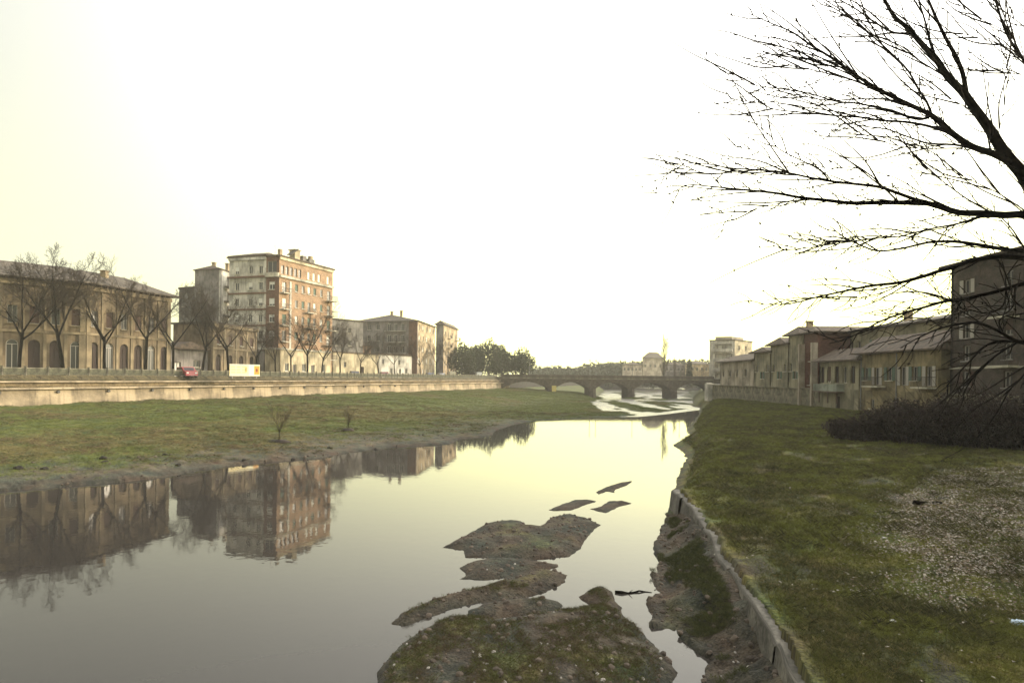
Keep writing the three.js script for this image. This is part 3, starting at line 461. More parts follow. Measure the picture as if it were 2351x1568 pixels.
{ // cream ground floor buildings at its foot
  const mk = (pa, Da, pc, Dc, h, m, label, op, dep = 7, nm = 'cream_annex') => {
    const a = XD(pa, Da), c = XD(pc, Dc), l = Math.hypot(c[0] - a[0], c[1] - a[1]), n = [-(c[1] - a[1]) / l * dep, (c[0] - a[0]) / l * dep], r = [a, c, [c[0] + n[0], c[1] + n[1]], [a[0] + n[0], a[1] + n[1]]], b = thing(nm, label, 'building', [a[0], ROADY, -a[1]]);
    body(b, r, ROADY, ROADY + h, m); const f = facade(b, a, c, ROADY, ROADY + h, op(l), m); facade(b, r[3], a, ROADY, ROADY + h, [], m); return { b, f, r, l };
  };
  let k = mk(594, 110.5, 640, 113, 4.8, M.greyWall, 'blue grey gatehouse with a dark lintel between yellow house and apartment block', (l) => [{ x: l * 0.4, y: 0.05, w: 1.3, h: 2.6, door: true }], 2, 'grey_gatehouse'); flatRoof(k.b, k.r, ROADY + 4.8, 0.15, M.roofGrey);
  k = mk(642, 110, 758, 126, 5.1, M.cream, 'sunlit cream ground floor annex in front of the orange brick facade', (l) => [0.12, 0.26, 0.44, 0.62, 0.84].map((t, i) => ({ x: l * t, y: i % 2 ? 0.05 : 1.2, w: 1.2, h: i % 2 ? 2.5 : 1.5, door: i % 2 === 1, frame: M.shutterWhite })), 3.2); flatRoof(k.b, k.r, ROADY + 5.1, 0.2, M.paleTrim);
  k = mk(763, 134, 868, 149, 5.6, M.cream, 'long cream garden building with tiled pent roof and few windows', (l) => [{ x: l * 0.25, y: 2.4, w: 0.9, h: 1.2 }, { x: l * 0.62, y: 0.05, w: 1.4, h: 2.6, door: true }], 5); flatRoof(k.b, k.r, ROADY + 5.6, 0.25, M.roof);
  k = mk(869, 149.5, 945, 163, 5.8, M.whiteWall, 'whitewashed low house with small dark windows beside the cream building', (l) => [[0.12, 3.4], [0.36, 1.2], [0.6, 3.4], [0.62, 1.1], [0.82, 1.2]].map(([t, y]) => ({ x: l * t, y, w: 1, h: 1.3 })), 6, 'white_house'); flatRoof(k.b, k.r, ROADY + 5.8, 0.2, M.roof);
  k = mk(800, 158, 850, 168, 8.6, M.pinkWall, 'pink washed house rising behind the cream garden building', (l) => [0.2, 0.5, 0.8].map((t) => ({ x: l * t, y: 6.1, w: 1, h: 1.5, shutter: M.shutterBrown })), 5, 'pink_house'); hipRoof(k.b, k.r, ROADY + 8.6, 1.4, 0.4, M.roof);
  k = mk(752, 152, 832, 160, 14.6, M.darkGrey, 'plain dark grey block next to the sunlit orange brick facade', (l) => [0.25, 0.6].flatMap((t) => [8.2, 11.4].map((y) => ({ x: l * t, y, w: 0.9, h: 1.3 }))), 10, 'dark_grey_block'); flatRoof(k.b, k.r, ROADY + 14.6, 0.3, M.roofGrey);
}
{ // five storey block further along, hipped roof, balconies on the shaded front
  const Y = ROADY, A = XD(812, 176), C = XD(957, 170), D = XD(998, 192), E = [A[0] + D[0] - C[0], A[1] + D[1] - C[1]], H = 15.9, fl = 3.15, b = thing('hipped_apartment_block', 'five storey grey apartment block with hipped roof, balconies and sunlit end wall', 'building', [C[0], Y, -C[1]]);
  body(b, [A, C, D, E], Y, Y + H, M.greyWall); const L = Math.hypot(C[0] - A[0], C[1] - A[1]), L2 = Math.hypot(D[0] - C[0], D[1] - C[1]), o1 = [], o2 = [];
  for (let k = 0; k < 5; k++) { [0.1, 0.24, 0.38].forEach((t) => o1.push({ x: L * t, y: k * fl + 1.1, w: 1.1, h: 1.5 })); [0.56, 0.66, 0.77].forEach((t) => o1.push({ x: L * t, y: k * fl + 0.7, w: 1.1, h: 2.0, frame: M.shutterWhite, noSill: true })); [0.1, 0.3, 0.5, 0.7, 0.9].forEach((t, i) => o2.push({ x: L2 * t, y: k * fl + 1.1, w: 1.3, h: 1.5, frame: M.shutterWhite, shutter: (i + k) % 2 ? M.shutterWhite : undefined, closed: 0.8 })); }
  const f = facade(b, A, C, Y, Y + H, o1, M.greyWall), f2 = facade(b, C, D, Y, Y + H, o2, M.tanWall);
  for (let k = 1; k < 5; k++) balcony(b, f, L * 0.665, k * fl + 0.5, 6.2, M.whiteWall, 1.1); part(b, 'corner_pier', box(2.6, H - 0.1, 0.1, 0, H / 2, 0), M.brownBrick, f.at(L - 1.32, 0, 0.054), f.turn);
  const roof = hipRoof(b, [A, C, D, E], Y + H, 2.6, 0.6, M.roofGrey, 0.3); chimney(roof, -6, H + 2, -8, 0.7, 1.6); chimney(roof, -9, H + 2, -9, 0.7, 1.4);
  const A2 = XD(1000, 197), C2 = XD(1017, 197), D2 = XD(1049, 218), E2 = [A2[0] + D2[0] - C2[0], A2[1] + D2[1] - C2[1]], b2 = thing('balconied_apartment_block', 'narrow apartment block with sunlit corner balconies beyond the hipped roof block', 'building', [C2[0], Y, -C2[1]]), H2 = 17.2;
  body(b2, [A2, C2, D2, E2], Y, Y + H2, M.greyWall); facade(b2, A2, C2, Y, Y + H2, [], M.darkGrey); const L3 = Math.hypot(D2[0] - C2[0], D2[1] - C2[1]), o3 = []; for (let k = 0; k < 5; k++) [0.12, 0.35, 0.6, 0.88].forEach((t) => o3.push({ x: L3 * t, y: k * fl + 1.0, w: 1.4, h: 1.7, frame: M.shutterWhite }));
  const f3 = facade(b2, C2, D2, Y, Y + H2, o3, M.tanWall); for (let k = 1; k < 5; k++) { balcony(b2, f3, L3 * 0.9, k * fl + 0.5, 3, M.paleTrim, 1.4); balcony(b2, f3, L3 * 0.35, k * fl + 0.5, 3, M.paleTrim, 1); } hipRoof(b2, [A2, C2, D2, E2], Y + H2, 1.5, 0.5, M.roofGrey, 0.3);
}

// ---- the other bank: old houses standing on the river wall (facades face the water, seen end on)
function oldHouse(name, label, d0, d1, top, m, depth, roofRise, openings, o = {}) {   // d0 farther, d1 nearer; facade at X = x
  const x = o.x ?? 40.3, y0 = o.y0 ?? 5.06, r = [[x, d0], [x, d1], [x + depth, d1], [x + depth, d0]], b = thing(name, label, 'building', [x, y0, -d1]);
  body(b, r, y0, EYE + top, m); const f = facade(b, r[0], r[1], y0, EYE + top, openings(d0 - d1), m);
  if (o.end !== false) facade(b, r[3], r[0], y0, EYE + top, [], m);
  if (o.lower) facade(b, r[0], r[1], 1.6, y0 - 0.003, o.lower, m, 'lower_wall');
  const roof = roofRise === 0 ? flatRoof(b, r, EYE + top, 0.1, M.roofGrey) : roofRise > 0 ? hipRoof(b, r, EYE + top, roofRise, 0.7, o.roof ?? M.roof, o.soft ?? 0.06) : null;
  return { b, f, r, roof };
}
{
  let h = oldHouse('stone_tower_house', 'tall dark stone house rising above the tiled roofs behind bare branches', 56, 34, 10.5, M.darkStone, 16, 1.4, (L) => { const a = []; for (let k = 0; k < 6; k++) for (let j = 0; j < 5; j++) a.push({ x: 2 + j * (L - 4) / 4, y: 0.6 + k * 2.0 + (k > 0 ? 0.3 : 0), w: 0.85, h: k === 4 ? 1.2 : 1.35, sill: M.greyWall, shutter: (k + j) % 3 === 0 ? M.shutterBrown : (k * 2 + j) % 4 === 0 ? M.frame : undefined, closed: (k + j) % 2 ? 0.7 : undefined }); return a.filter((q) => q.y + q.h < 11.2); }, { soft: 0.3 });
  for (const [k, x] of [[1, 6.5], [2, 13], [3, 6.5]]) balcony(h.b, h.f, x, 0.25 + k * 2.0, 2.2, M.paleTrim, 0.9); belt(h.b, h.f, 2.2, 0.16, 0.12, M.paleTrim); chimney(h.roof, 5, 12, -3, 0.7, 1.6); chimney(h.roof, 7, 12.2, -14, 0.8, 1.4);
  h = oldHouse('long_tiled_house', 'long low ochre house with tiled roof, shuttered windows and hanging balconies', 69, 56.4, 2.95, M.ochre, 4.6, 2.0, (L) => [[1.2, 1.1], [3.2, 0.6], [5.4, 1.1], [7.6, 0.6], [9.4, 1.1], [11.4, 0.6]].map(([x, y], i) => ({ x, y, w: 0.9, h: i % 2 ? 1.9 : 1.4, shutter: i % 2 ? M.frame : M.shutterGreen, noSill: i % 2 === 1, frame: M.frame })), { x: 39.45, lower: [{ x: 2.4, y: 1.5, w: 0.7, h: 1 }, { x: 6.4, y: 0.9, w: 1, h: 1.9, door: true }] });
  balcony(h.b, h.f, 3.2, 0.35, 3, M.paleTrim, 0.9); balcony(h.b, h.f, 11.2, 0.35, 2.4, M.paleTrim, 0.9); for (const x of [0.3, 6.6]) part(h.b, 'drainpipe', new THREE.CylinderGeometry(0.06, 0.06, 6.6, 8), M.metal, h.f.at(x, 0.6, 0.08));
  h = oldHouse('veranda_house', 'small house with wooden glazed veranda and enclosed green grey balcony box', 78.2, 69.3, 2.3, M.greenCream, 4.5, 1.7, (L) => [0.8, 2.4, 4.2, 6.0, 7.7].map((x, i) => ({ x, y: 0.75, w: 0.95, h: 2.0, frame: i % 2 ? M.paleTrim : M.shutterBrown, noSill: true, shutter: i === 1 ? M.shutterBrown : undefined, closed: 0.9 })), { x: 39.45, lower: [{ x: 4.5, y: 0.9, w: 1, h: 1.7, door: true }] });
  part(h.b, 'balcony_box', box(5.6, 0.85, 0.9, 0, 0.42, 0), plaster(0.30, 0.33, 0.28), h.f.at(3.1, -0.25, 0.454), h.f.turn); part(h.b, 'balcony_slab', box(5.8, 0.16, 1.05, 0, -0.08, 0), M.soffit, h.f.at(3.1, -0.26, 0.53), h.f.turn);
  for (const x of [1, 3.1, 5.2]) part(h.b, 'brace', box(0.14, 1.3, 0.14, 0, -0.65, 0), M.soffit, h.f.at(x, -0.44, 0.5), h.f.turn);
  h = oldHouse('pale_gabled_house', 'tall pale plastered house with wide eaves rising behind the veranda', 79.6, 56.2, 6.3, M.greenCream, 10, 1.3, (L) => [2, 5.2, 8.4, 13, 17].map((x, i) => ({ x, y: 4.9, w: 0.85, h: 1.2, shutter: i === 1 ? M.shutterGreen : undefined })), { x: 44.2, roof: M.roofGrey, soft: 0.2 }); chimney(h.roof, 3, 8, -6, 0.7, 1.3); chimney(h.roof, 4, 8.2, -18, 0.7, 1.3);
  h = oldHouse('red_brick_house', 'narrow dark red brick house between two pale plastered piers', 84, 80, 6.3, M.redBrick, 9, 1.0, () => [{ x: 2.1, y: 0.4, w: 1.3, h: 1.4 }, { x: 2.1, y: 3.6, w: 0.9, h: 1.2, shutter: M.shutterBrown, closed: 1 }], { x: 40.2, soft: 0.2 });
  for (const x of [0.25, 3.75]) part(h.b, 'pier', box(0.36, 9.6, 0.8, 0, 0, 0), M.beigeWall, h.f.at(x, 1.2, 0.42), h.f.turn);
  const pale = (L) => [0.2, 0.55, 0.85].map((t, i) => ({ x: L * t, y: i % 2 ? 1.2 : 2.3, w: 0.8, h: 1.1, shutter: i % 2 ? M.shutterGreen : undefined }));
  h = oldHouse('stepped_house', 'highest of three pale stepped houses, next to the red brick house', 88.4, 84.3, 6.3, M.greenCream, 9, 1.3, pale, { x: 40.1, soft: 0.2 }); chimney(h.roof, 2, 8, -2, 0.7, 1.3);
  h = oldHouse('stepped_house', 'middle of three pale stepped houses with tiled roof', 94.5, 88.6, 5.2, M.greenCream, 9, 1.2, pale, { x: 40.1, soft: 0.1 }); chimney(h.roof, 3, 6.6, -4, 0.6, 1.2);
  h = oldHouse('stepped_house', 'lowest of three pale stepped houses with tiled roof', 101, 94.7, 4.3, M.greenCream, 9, 1.0, pale, { x: 40.1, soft: 0.1 });
  h = oldHouse('low_rear_house', 'low pale house with lean-to tiled roof farther along the river wall', 118, 101.5, 3.2, M.beigeWall, 8, 1.6, (L) => [2, 5.5, 9, 13].map((x) => ({ x, y: 1.6, w: 0.9, h: 1.2 })), { soft: 0.02 });
  // tower with balconies near the far bridge head
  const Y = ROADY, A = XD(1629, 196), C = XD(1687, 192), D = [C[0] + 9, C[1] + 9], E = [A[0] + 9, A[1] + 9], b = thing('balconied_tower', 'pale four storey apartment tower with stacked dark balconies near the stone bridge', 'building', [C[0], Y - 0.75, -C[1]]), H = 12.9;
  const L = Math.hypot(C[0] - A[0], C[1] - A[1]), bk = [(D[0] - C[0]) / 12.7 * 1.9, (D[1] - C[1]) / 12.7 * 1.9], A1 = [A[0] + bk[0] + 0.3, A[1] + bk[1]], C1 = [C[0] + bk[0] - 0.3, C[1] + bk[1]], o1 = [], oB = []; body(b, [A1, C1, D, E], Y - 0.75, Y + H, M.whiteWall);
  for (let k = 0; k < 4; k++) { o1.push({ x: L * 0.55, y: k * 3.1 + 1.2, w: 5.2, h: 2.1, open: true }); for (const t of [0.3, 0.7]) oB.push({ x: (L - 0.6) * t, y: k * 3.1 + 0.9, w: 1.2, h: 2.1, noSill: true, shutter: M.shutterWhite, closed: 0.97 }); part(b, 'floor_slab', prism([[A[0] + 0.4, A[1] + 0.4], [C[0] - 0.4, C[1] + 0.4], C1, A1], Y - 0.75 + k * 3.1 + 0.6, Y - 0.75 + k * 3.1 + 0.8).translate(-C[0], -Y + 0.75, C[1]), M.whiteWall); }
  facade(b, A1, C1, Y - 0.75, Y + H, oB, M.whiteWall);
  const f = facade(b, A, C, Y - 0.75, Y + H, o1, M.whiteWall); facade(b, C, D, Y - 0.75, Y + H, [0, 1, 2, 3].flatMap((k) => [{ x: 3, y: k * 3.1 + 1.3, w: 1.2, h: 1.5 }, { x: 8, y: k * 3.1 + 1.3, w: 1.2, h: 1.5 }]), M.cream);
  for (let k = 0; k < 4; k++) part(b, 'balcony', box(5.8, 0.95, 1.1, 0, 0.5, 0.55), M.whiteWall, f.at(L * 0.55, k * 3.1 + 0.75, 0.004), f.turn); flatRoof(b, [A, C, D, E], Y + H, 0.2, M.roofGrey); const w = [XD(1642, 197), XD(1680, 195)]; part(b, 'penthouse', prism([w[0], w[1], [w[1][0] + 6, w[1][1] + 6], [w[0][0] + 6, w[0][1] + 6]], Y + H + 0.3, Y + H + 1.4).translate(-C[0], -Y + 0.75, C[1]), M.beigeWall);
  h = oldHouse('cream_bank_house', 'cream two storey house beside the balconied tower', 186, 172, 6.5, M.cream, 9, 1.2, (L) => [3, 7, 11].flatMap((x) => [1.2, 4.2].map((y) => ({ x, y, w: 1, h: 1.4 }))), { x: 66, soft: 0.2 });
  // houses outside the frame on the same side, whose roofs shade the near grass
  h = oldHouse('near_tall_house', 'tall plastered house next along the river wall from the stone house', 33.5, 6, 10.5, M.tanWall, 14, 2, (L) => [3, 8, 13, 18, 23].flatMap((x) => [1.5, 4.6, 7.6].map((y) => ({ x, y, w: 1, h: 1.5, shutter: M.shutterGreen }))), { soft: 0.2 });
  h = oldHouse('near_corner_house', 'brown plastered corner house beside the tall plastered house', 5.5, -30, 11.5, M.pinkWall, 14, 2, (L) => [3, 9, 15, 21, 27, 32].flatMap((x) => [1.5, 4.6, 7.6].map((y) => ({ x, y, w: 1, h: 1.5, shutter: M.shutterBrown }))), { soft: 0.2 });
}
{ // arched bridge across the end of the reach
  const A = XD(1152, 184), B = XD(1640, 188), b = thing('arched_bridge', 'long low stone bridge of segmental arches closing the river reach', 'bridge', [A[0], 0, -A[1]]), len = Math.hypot(B[0] - A[0], B[1] - A[1]), turn = Math.atan2(B[1] - A[1], B[0] - A[0]);
  const top = 6.0, w = 8, piers = [1265, 1358, 1447, 1545].map((p) => (p - 1152) / 488 * len), pw = 2.1, s = new THREE.Shape(); s.moveTo(0, top); s.lineTo(len, top); s.lineTo(len, 2.9);
  const ends = [0.6, ...piers, len - 0.6]; let first = true;
  for (let i = ends.length - 2; i >= 0; i--) { const r = ends[i + 1] - (i === ends.length - 2 ? 0 : pw / 2), l = ends[i] + (i ? pw / 2 : 0); s.lineTo(r, 2.9); for (let t = 0; t <= 14; t++) { const k = t / 14; s.lineTo(lerp(r, l, k), 2.9 + 1.9 * (1 - Math.pow(2 * k - 1, 2))); } s.lineTo(l, 2.9); }
  s.lineTo(0, 2.9);
  part(b, 'span', metres(new THREE.ExtrudeGeometry(s, { depth: w, bevelEnabled: false }).translate(0, 0, -w)), M.bridge, [0, 0, 0], turn);
  const local = (x, y, z) => [Math.cos(turn) * x + Math.sin(turn) * z, y, -Math.sin(turn) * x + Math.cos(turn) * z];
  const pierGeo = metres(new THREE.CylinderGeometry(1.0, 1.2, 3.9, 6).translate(0, 0.95, 0.2)), pierBody = box(pw - 0.02, 3.9, w, 0, 0.95, -w / 2);
  for (const x of piers) { const p = part(b, 'pier', pierBody, M.bridge, local(x, 0, 0), turn); part(p, 'cutwater', pierGeo, M.bridge); }
  for (const z of [0.12, -w - 0.12]) { part(b, 'parapet', box(+len.toFixed(2), 0.95, 0.35, len / 2, 0, 0), M.bridge, local(0, top + 0.48, z - 0.1), turn); part(b, 'cornice', box(+len.toFixed(2), 0.25, 0.5, len / 2, 0, 0), M.quayStone, local(0, top - 0.13, z), turn); }
  for (const [x, k] of [[0.0, -1], [len, 1]]) part(b, 'abutment', box(5, 7.2, w + 1, k * 2.2, 2.6, -w / 2), M.bridge, local(x, 0, 0), turn);
  [1215, 1352, 1366, 1450, 1560].forEach((p) => { const x = (p - 1152) / 488 * len, l = thing('bridge_lamp_post', 'thin lamp post standing on the arched bridge parapet', 'lamp post', [A[0] + local(x, 0, 0)[0], top + 0.96, -A[1] + local(x, 0, -0.1)[2]], turn, 'lamp posts along the bridge'); part(l, 'pole', new THREE.CylinderGeometry(0.05, 0.09, 4.2, 8).translate(0, 2.1, 0), M.metal); part(l, 'lantern', metres(new THREE.CylinderGeometry(0.24, 0.14, 0.45, 6).translate(0, 4.4, 0)), M.metal); });
  const g = P(1272, 905, 178), sg = thing('yellow_sign', 'yellow warning board on a short pole below the bridge pier', 'sign', [g.x, 0.2, g.z]); part(sg, 'pole', new THREE.CylinderGeometry(0.06, 0.06, 3.6, 8).translate(0, 1.8, 0), M.metal); part(sg, 'board', box(1.3, 1.7, 0.08, 0, 2.7, 0.1), mat(0.46, 0.37, 0.12));
}
{ // what stands beyond the bridge
  const far = (name, label, pa, pb, D, yTop, m, rise, cols, rows, dep = 12) => { const a = XD(pa, D), c = XD(pb, D * 1.02), b = thing(name, label, 'building', [a[0], 4, -a[1]]), top = P((pa + pb) / 2, yTop, D).y, r = [a, c, [c[0] + 3, c[1] + dep], [a[0] + 3, a[1] + dep]]; body(b, r, 4, top, m); const L = Math.hypot(c[0] - a[0], c[1] - a[1]), op = []; for (let i = 0; i < cols; i++) for (let k = 0; k < rows; k++) op.push({ x: L * (i + 0.5) / cols, y: 2 + k * (top - 5) / rows, w: 1.2, h: 1.5 }); facade(b, a, c, 4, top, op, m); hipRoof(b, r, top, rise, 0.4, M.roofGrey, 0.3); };
  far('domed_hall', 'pale rounded hall rising above the row of distant houses', 1476, 1522, 300, 822, M.beigeWall, 3.2, 4, 2);
  far('distant_house', 'wide distant house with flat eaves beyond the bridge', 1430, 1474, 290, 838, M.beigeWall, 1.6, 5, 2); far('distant_house', 'distant grey house just past the bare poplar', 1528, 1572, 270, 838, M.greyWall, 1.5, 5, 2); far('distant_house', 'distant brown house beside the dark cypress', 1575, 1628, 262, 836, M.tanWall, 1.5, 5, 2);
}
const leafPatch = [[2000, 1225], [2060, 1140], [2130, 1095], [2200, 1075], [2360, 1060], [2460, 1200], [2460, 1360], [2300, 1345], [2160, 1345], [2040, 1320], [2120, 1270]].map(([x, y]) => G(x, y, 1.6));

// ---------------------------------------------------------------- trees and plants
function grow(out, rng, p, dir, len, r, lvl, o) {       // bare branching; out[lvl < split] collects the tubes
  const seg = lvl === 0 ? 7 : lvl < 3 ? 5 : 3, pts = [p.clone()], rad = [r], d = dir.clone(), q = p.clone(), end = r * (o.taper?.[lvl] ?? 0.5);
  for (let i = 1; i <= seg; i++) {
    d.x += (rng() - 0.5) * o.wander[lvl]; d.z += (rng() - 0.5) * o.wander[lvl]; d.y += (rng() - 0.5) * o.wander[lvl] * 0.6 + (o.up?.[lvl] ?? 0.03); d.normalize();
    q.addScaledVector(d, len / seg); pts.push(q.clone()); rad.push(lerp(r, end, i / seg));
  }
  (lvl < o.split ? out.wood : out.fine).add(pts, rad, o.sides[lvl]);
  if (lvl >= o.kids.length) return;
  const n = Math.round(o.kids[lvl] * (0.8 + 0.4 * rng())), az0 = rng() * 6.28;
  for (let k = 0; k < n; k++) {
    const t = lerp(o.from[lvl], 1, n > 1 ? k / (n - 1) : 1), f = t * seg, i = Math.min(seg - 1, Math.floor(f)), at = pts[i].clone().lerp(pts[i + 1], f - i), ax = pts[i + 1].clone().sub(pts[i]).normalize();
    const side = new THREE.Vector3(0.3, 1, 0.2).cross(ax).normalize().applyAxisAngle(ax, az0 + k * 2.4 + (rng() - 0.5) * 0.7), ang = o.ang[lvl] * (0.7 + 0.6 * rng()) * (k === n - 1 && lvl > 0 ? 0.3 : 1), nd = ax.multiplyScalar(Math.cos(ang)).addScaledVector(side, Math.sin(ang)).normalize();
    grow(out, rng, at, nd, len * o.ratio[lvl] * (0.75 + 0.5 * rng()) * (lvl ? 1.12 - 0.45 * t : 1), Math.max(lerp(r, end, t) * o.thin[lvl], o.min), lvl + 1, o);
  }
}
function bareTree(seed, h, kind) {
  const rng = rngOf(seed), out = { wood: new Tubes(), fine: new Tubes() };
  const plane = { kids: [3.4, 6, 7, 6, 4], from: [0.82, 0.25, 0.2, 0.2, 0.2], ang: [0.62, 0.55, 0.6, 0.65, 0.65], ratio: [1.25, 0.52, 0.5, 0.5, 0.55], thin: [0.66, 0.5, 0.45, 0.55, 0.85], wander: [0.10, 0.16, 0.22, 0.3, 0.4, 0.4], up: [0.02, 0.05, 0.03, 0.02, 0.02, 0.01], sides: [8, 6, 4, 3, 3, 3], split: 3, min: 0.010, taper: [0.75, 0.35, 0.4, 0.5, 0.6, 0.6] };
  const spire = { kids: [26, 7, 5], from: [0.12, 0.2, 0.2], ang: [0.35, 0.35, 0.4], ratio: [0.22, 0.5, 0.5], thin: [0.35, 0.5, 0.6], wander: [0.02, 0.1, 0.2, 0.2], up: [0, 0.12, 0.08, 0.05], sides: [7, 4, 3, 3], split: 1, min: 0.042, taper: [0.12, 0.4, 0.5, 0.5] };
  const o = kind === 'spire' ? spire : plane, len = kind === 'spire' ? h : h * 0.33;
  grow(out, rng, new THREE.Vector3(0, -0.15, 0), new THREE.Vector3((rng() - 0.5) * 0.12, 1, (rng() - 0.5) * 0.12).normalize(), len, h * (kind === 'spire' ? 0.010 : 0.0125), 0, o);
  const fine = out.fine.geometry(); const ys = []; for (let i = 0; i < fine.attributes.position.count; i += 3) ys.push(fine.attributes.position.getY(i)); ys.sort((p, q) => p - q); return { wood: out.wood.geometry(), fine, h: ys[Math.floor(ys.length * 0.97)] };
}
const planes = [bareTree(11, 13, 'plane'), bareTree(23, 13, 'plane'), bareTree(37, 13, 'plane'), bareTree(41, 13, 'plane'), bareTree(59, 13, 'plane')];
{ // bare trees along the embankment road: [pixel of the foot, distance, top row, variant, turn]
  const spots = [[42, 69, 575, 0, 0.4, 'outside the ochre palace, farthest from the shed'], [145, 71, 562, 1, 1.9, 'before the angle in the ochre palace front'], [240, 76, 600, 2, 0.2, 'midway along the ochre palace front'], [333, 80, 598, 3, 2.9, 'near the end of the ochre palace'], [395, 86, 640, 4, 4.0, 'at the corner between ochre palace and grey shed'], [462, 90, 655, 1, 5.1, 'in front of the grey shed'], [523, 93, 660, 0, 2.2, 'behind the advertising board'], [586, 100, 720, 2, 1.2, 'by the grey gatehouse'],
    [632, 102, 735, 3, 4.4, 'beside the cream annex wall'], [668, 104, 712, 4, 0.9, 'in front of the cream annex windows'], [704, 107, 690, 2, 3.3, 'with several trunks before the orange brick facade'], [738, 112, 735, 0, 5.5, 'at the far end of the orange brick facade'], [781, 120, 742, 1, 0.2, 'leaning before the cream garden building'], [826, 126, 750, 3, 1.6, 'at the door of the cream garden building'], [868, 134, 765, 4, 2.7, 'between cream building and whitewashed house'], [906, 141, 772, 2, 5.0, 'in front of the whitewashed house'], [965, 152, 770, 0, 3.1, 'below the sunlit end wall of the hipped block'], [1000, 164, 766, 3, 0.1, 'beside the narrow balconied block'], [1030, 172, 785, 1, 2.0, 'before the dark evergreens']];
  for (const [px, D, top, v, turn, where] of spots) {
    const t = planes[v], h = P(px, top, D).y - ROADY, s = h / t.h * 0.94, [x] = XD(px, D), o = thing('bare_tree', 'bare street tree ' + where, 'tree', [x, ROADY, -D], turn, 'bare trees along the embankment road'); o.scale.set(s, s, s);
    part(o, 'trunk', t.wood, M.bark); part(o, 'crown', t.fine, M.twig);
  }
  const sp = bareTree(5, 17, 'spire'), pop = [[1523, 205, 776, 'tall bare poplar spire beyond the bridge'], [1548, 230, 824, 'shorter bare poplar beyond the bridge']];
  for (const [px, D, top, label] of pop) { const y = P(px, top, D).y, [x] = XD(px, D), o = thing('bare_poplar', label, 'tree', [x, 3.4, -D]); o.scale.setScalar((y - 3.4) / sp.h); part(o, 'trunk', sp.wood, M.bark); part(o, 'crown', sp.fine, M.twig); }
}
// leafy crowns: leaf clumps spread through a lumpy volume
function leafCrown(seed, lumps, n, size) {
  const rng = rngOf(seed), p = [], nn = [], q = new THREE.Vector3(), e = new THREE.Euler(), a = new THREE.Vector3(), total = lumps.reduce((s, l) => s + l[3] * l[4] * l[5], 0);
  for (const [cx, cy, cz, rx, ry, rz] of lumps) {
    const k = Math.round(n * rx * ry * rz / total);
    for (let i = 0; i < k; i++) {
      const u = rng() * 2 - 1, w = rng() * 6.283, r = 1 - 0.5 * Math.pow(rng(), 1.6), s = Math.sqrt(1 - u * u); q.set(cx + rx * r * s * Math.cos(w), cy + ry * r * u, cz + rz * r * s * Math.sin(w)); const c = 1 + 0.22 * (fbm(q.x * 0.8 + 7, q.y * 0.8 + q.z, 2, seed) - 0.5); q.x *= c; q.z *= c;
      e.set(rng() * 6.28, rng() * 6.28, rng() * 6.28); const L = size * (0.6 + 0.8 * rng());
      const tri = [[-0.5, 0, 0], [0.5, -0.15, 0], [0.1, 0.8, 0.12], [-0.35, 0.25, -0.1], [0.3, -0.5, 0.2], [0.45, 0.4, -0.2]].map((t) => a.set(...t).multiplyScalar(L).applyEuler(e).clone().add(q));
      for (const t of tri) p.push(t.x, t.y, t.z);
    }
  }
  const g = new THREE.BufferGeometry(); g.setAttribute('position', new THREE.Float32BufferAttribute(p, 3)); g.computeVertexNormals(); return g;
}
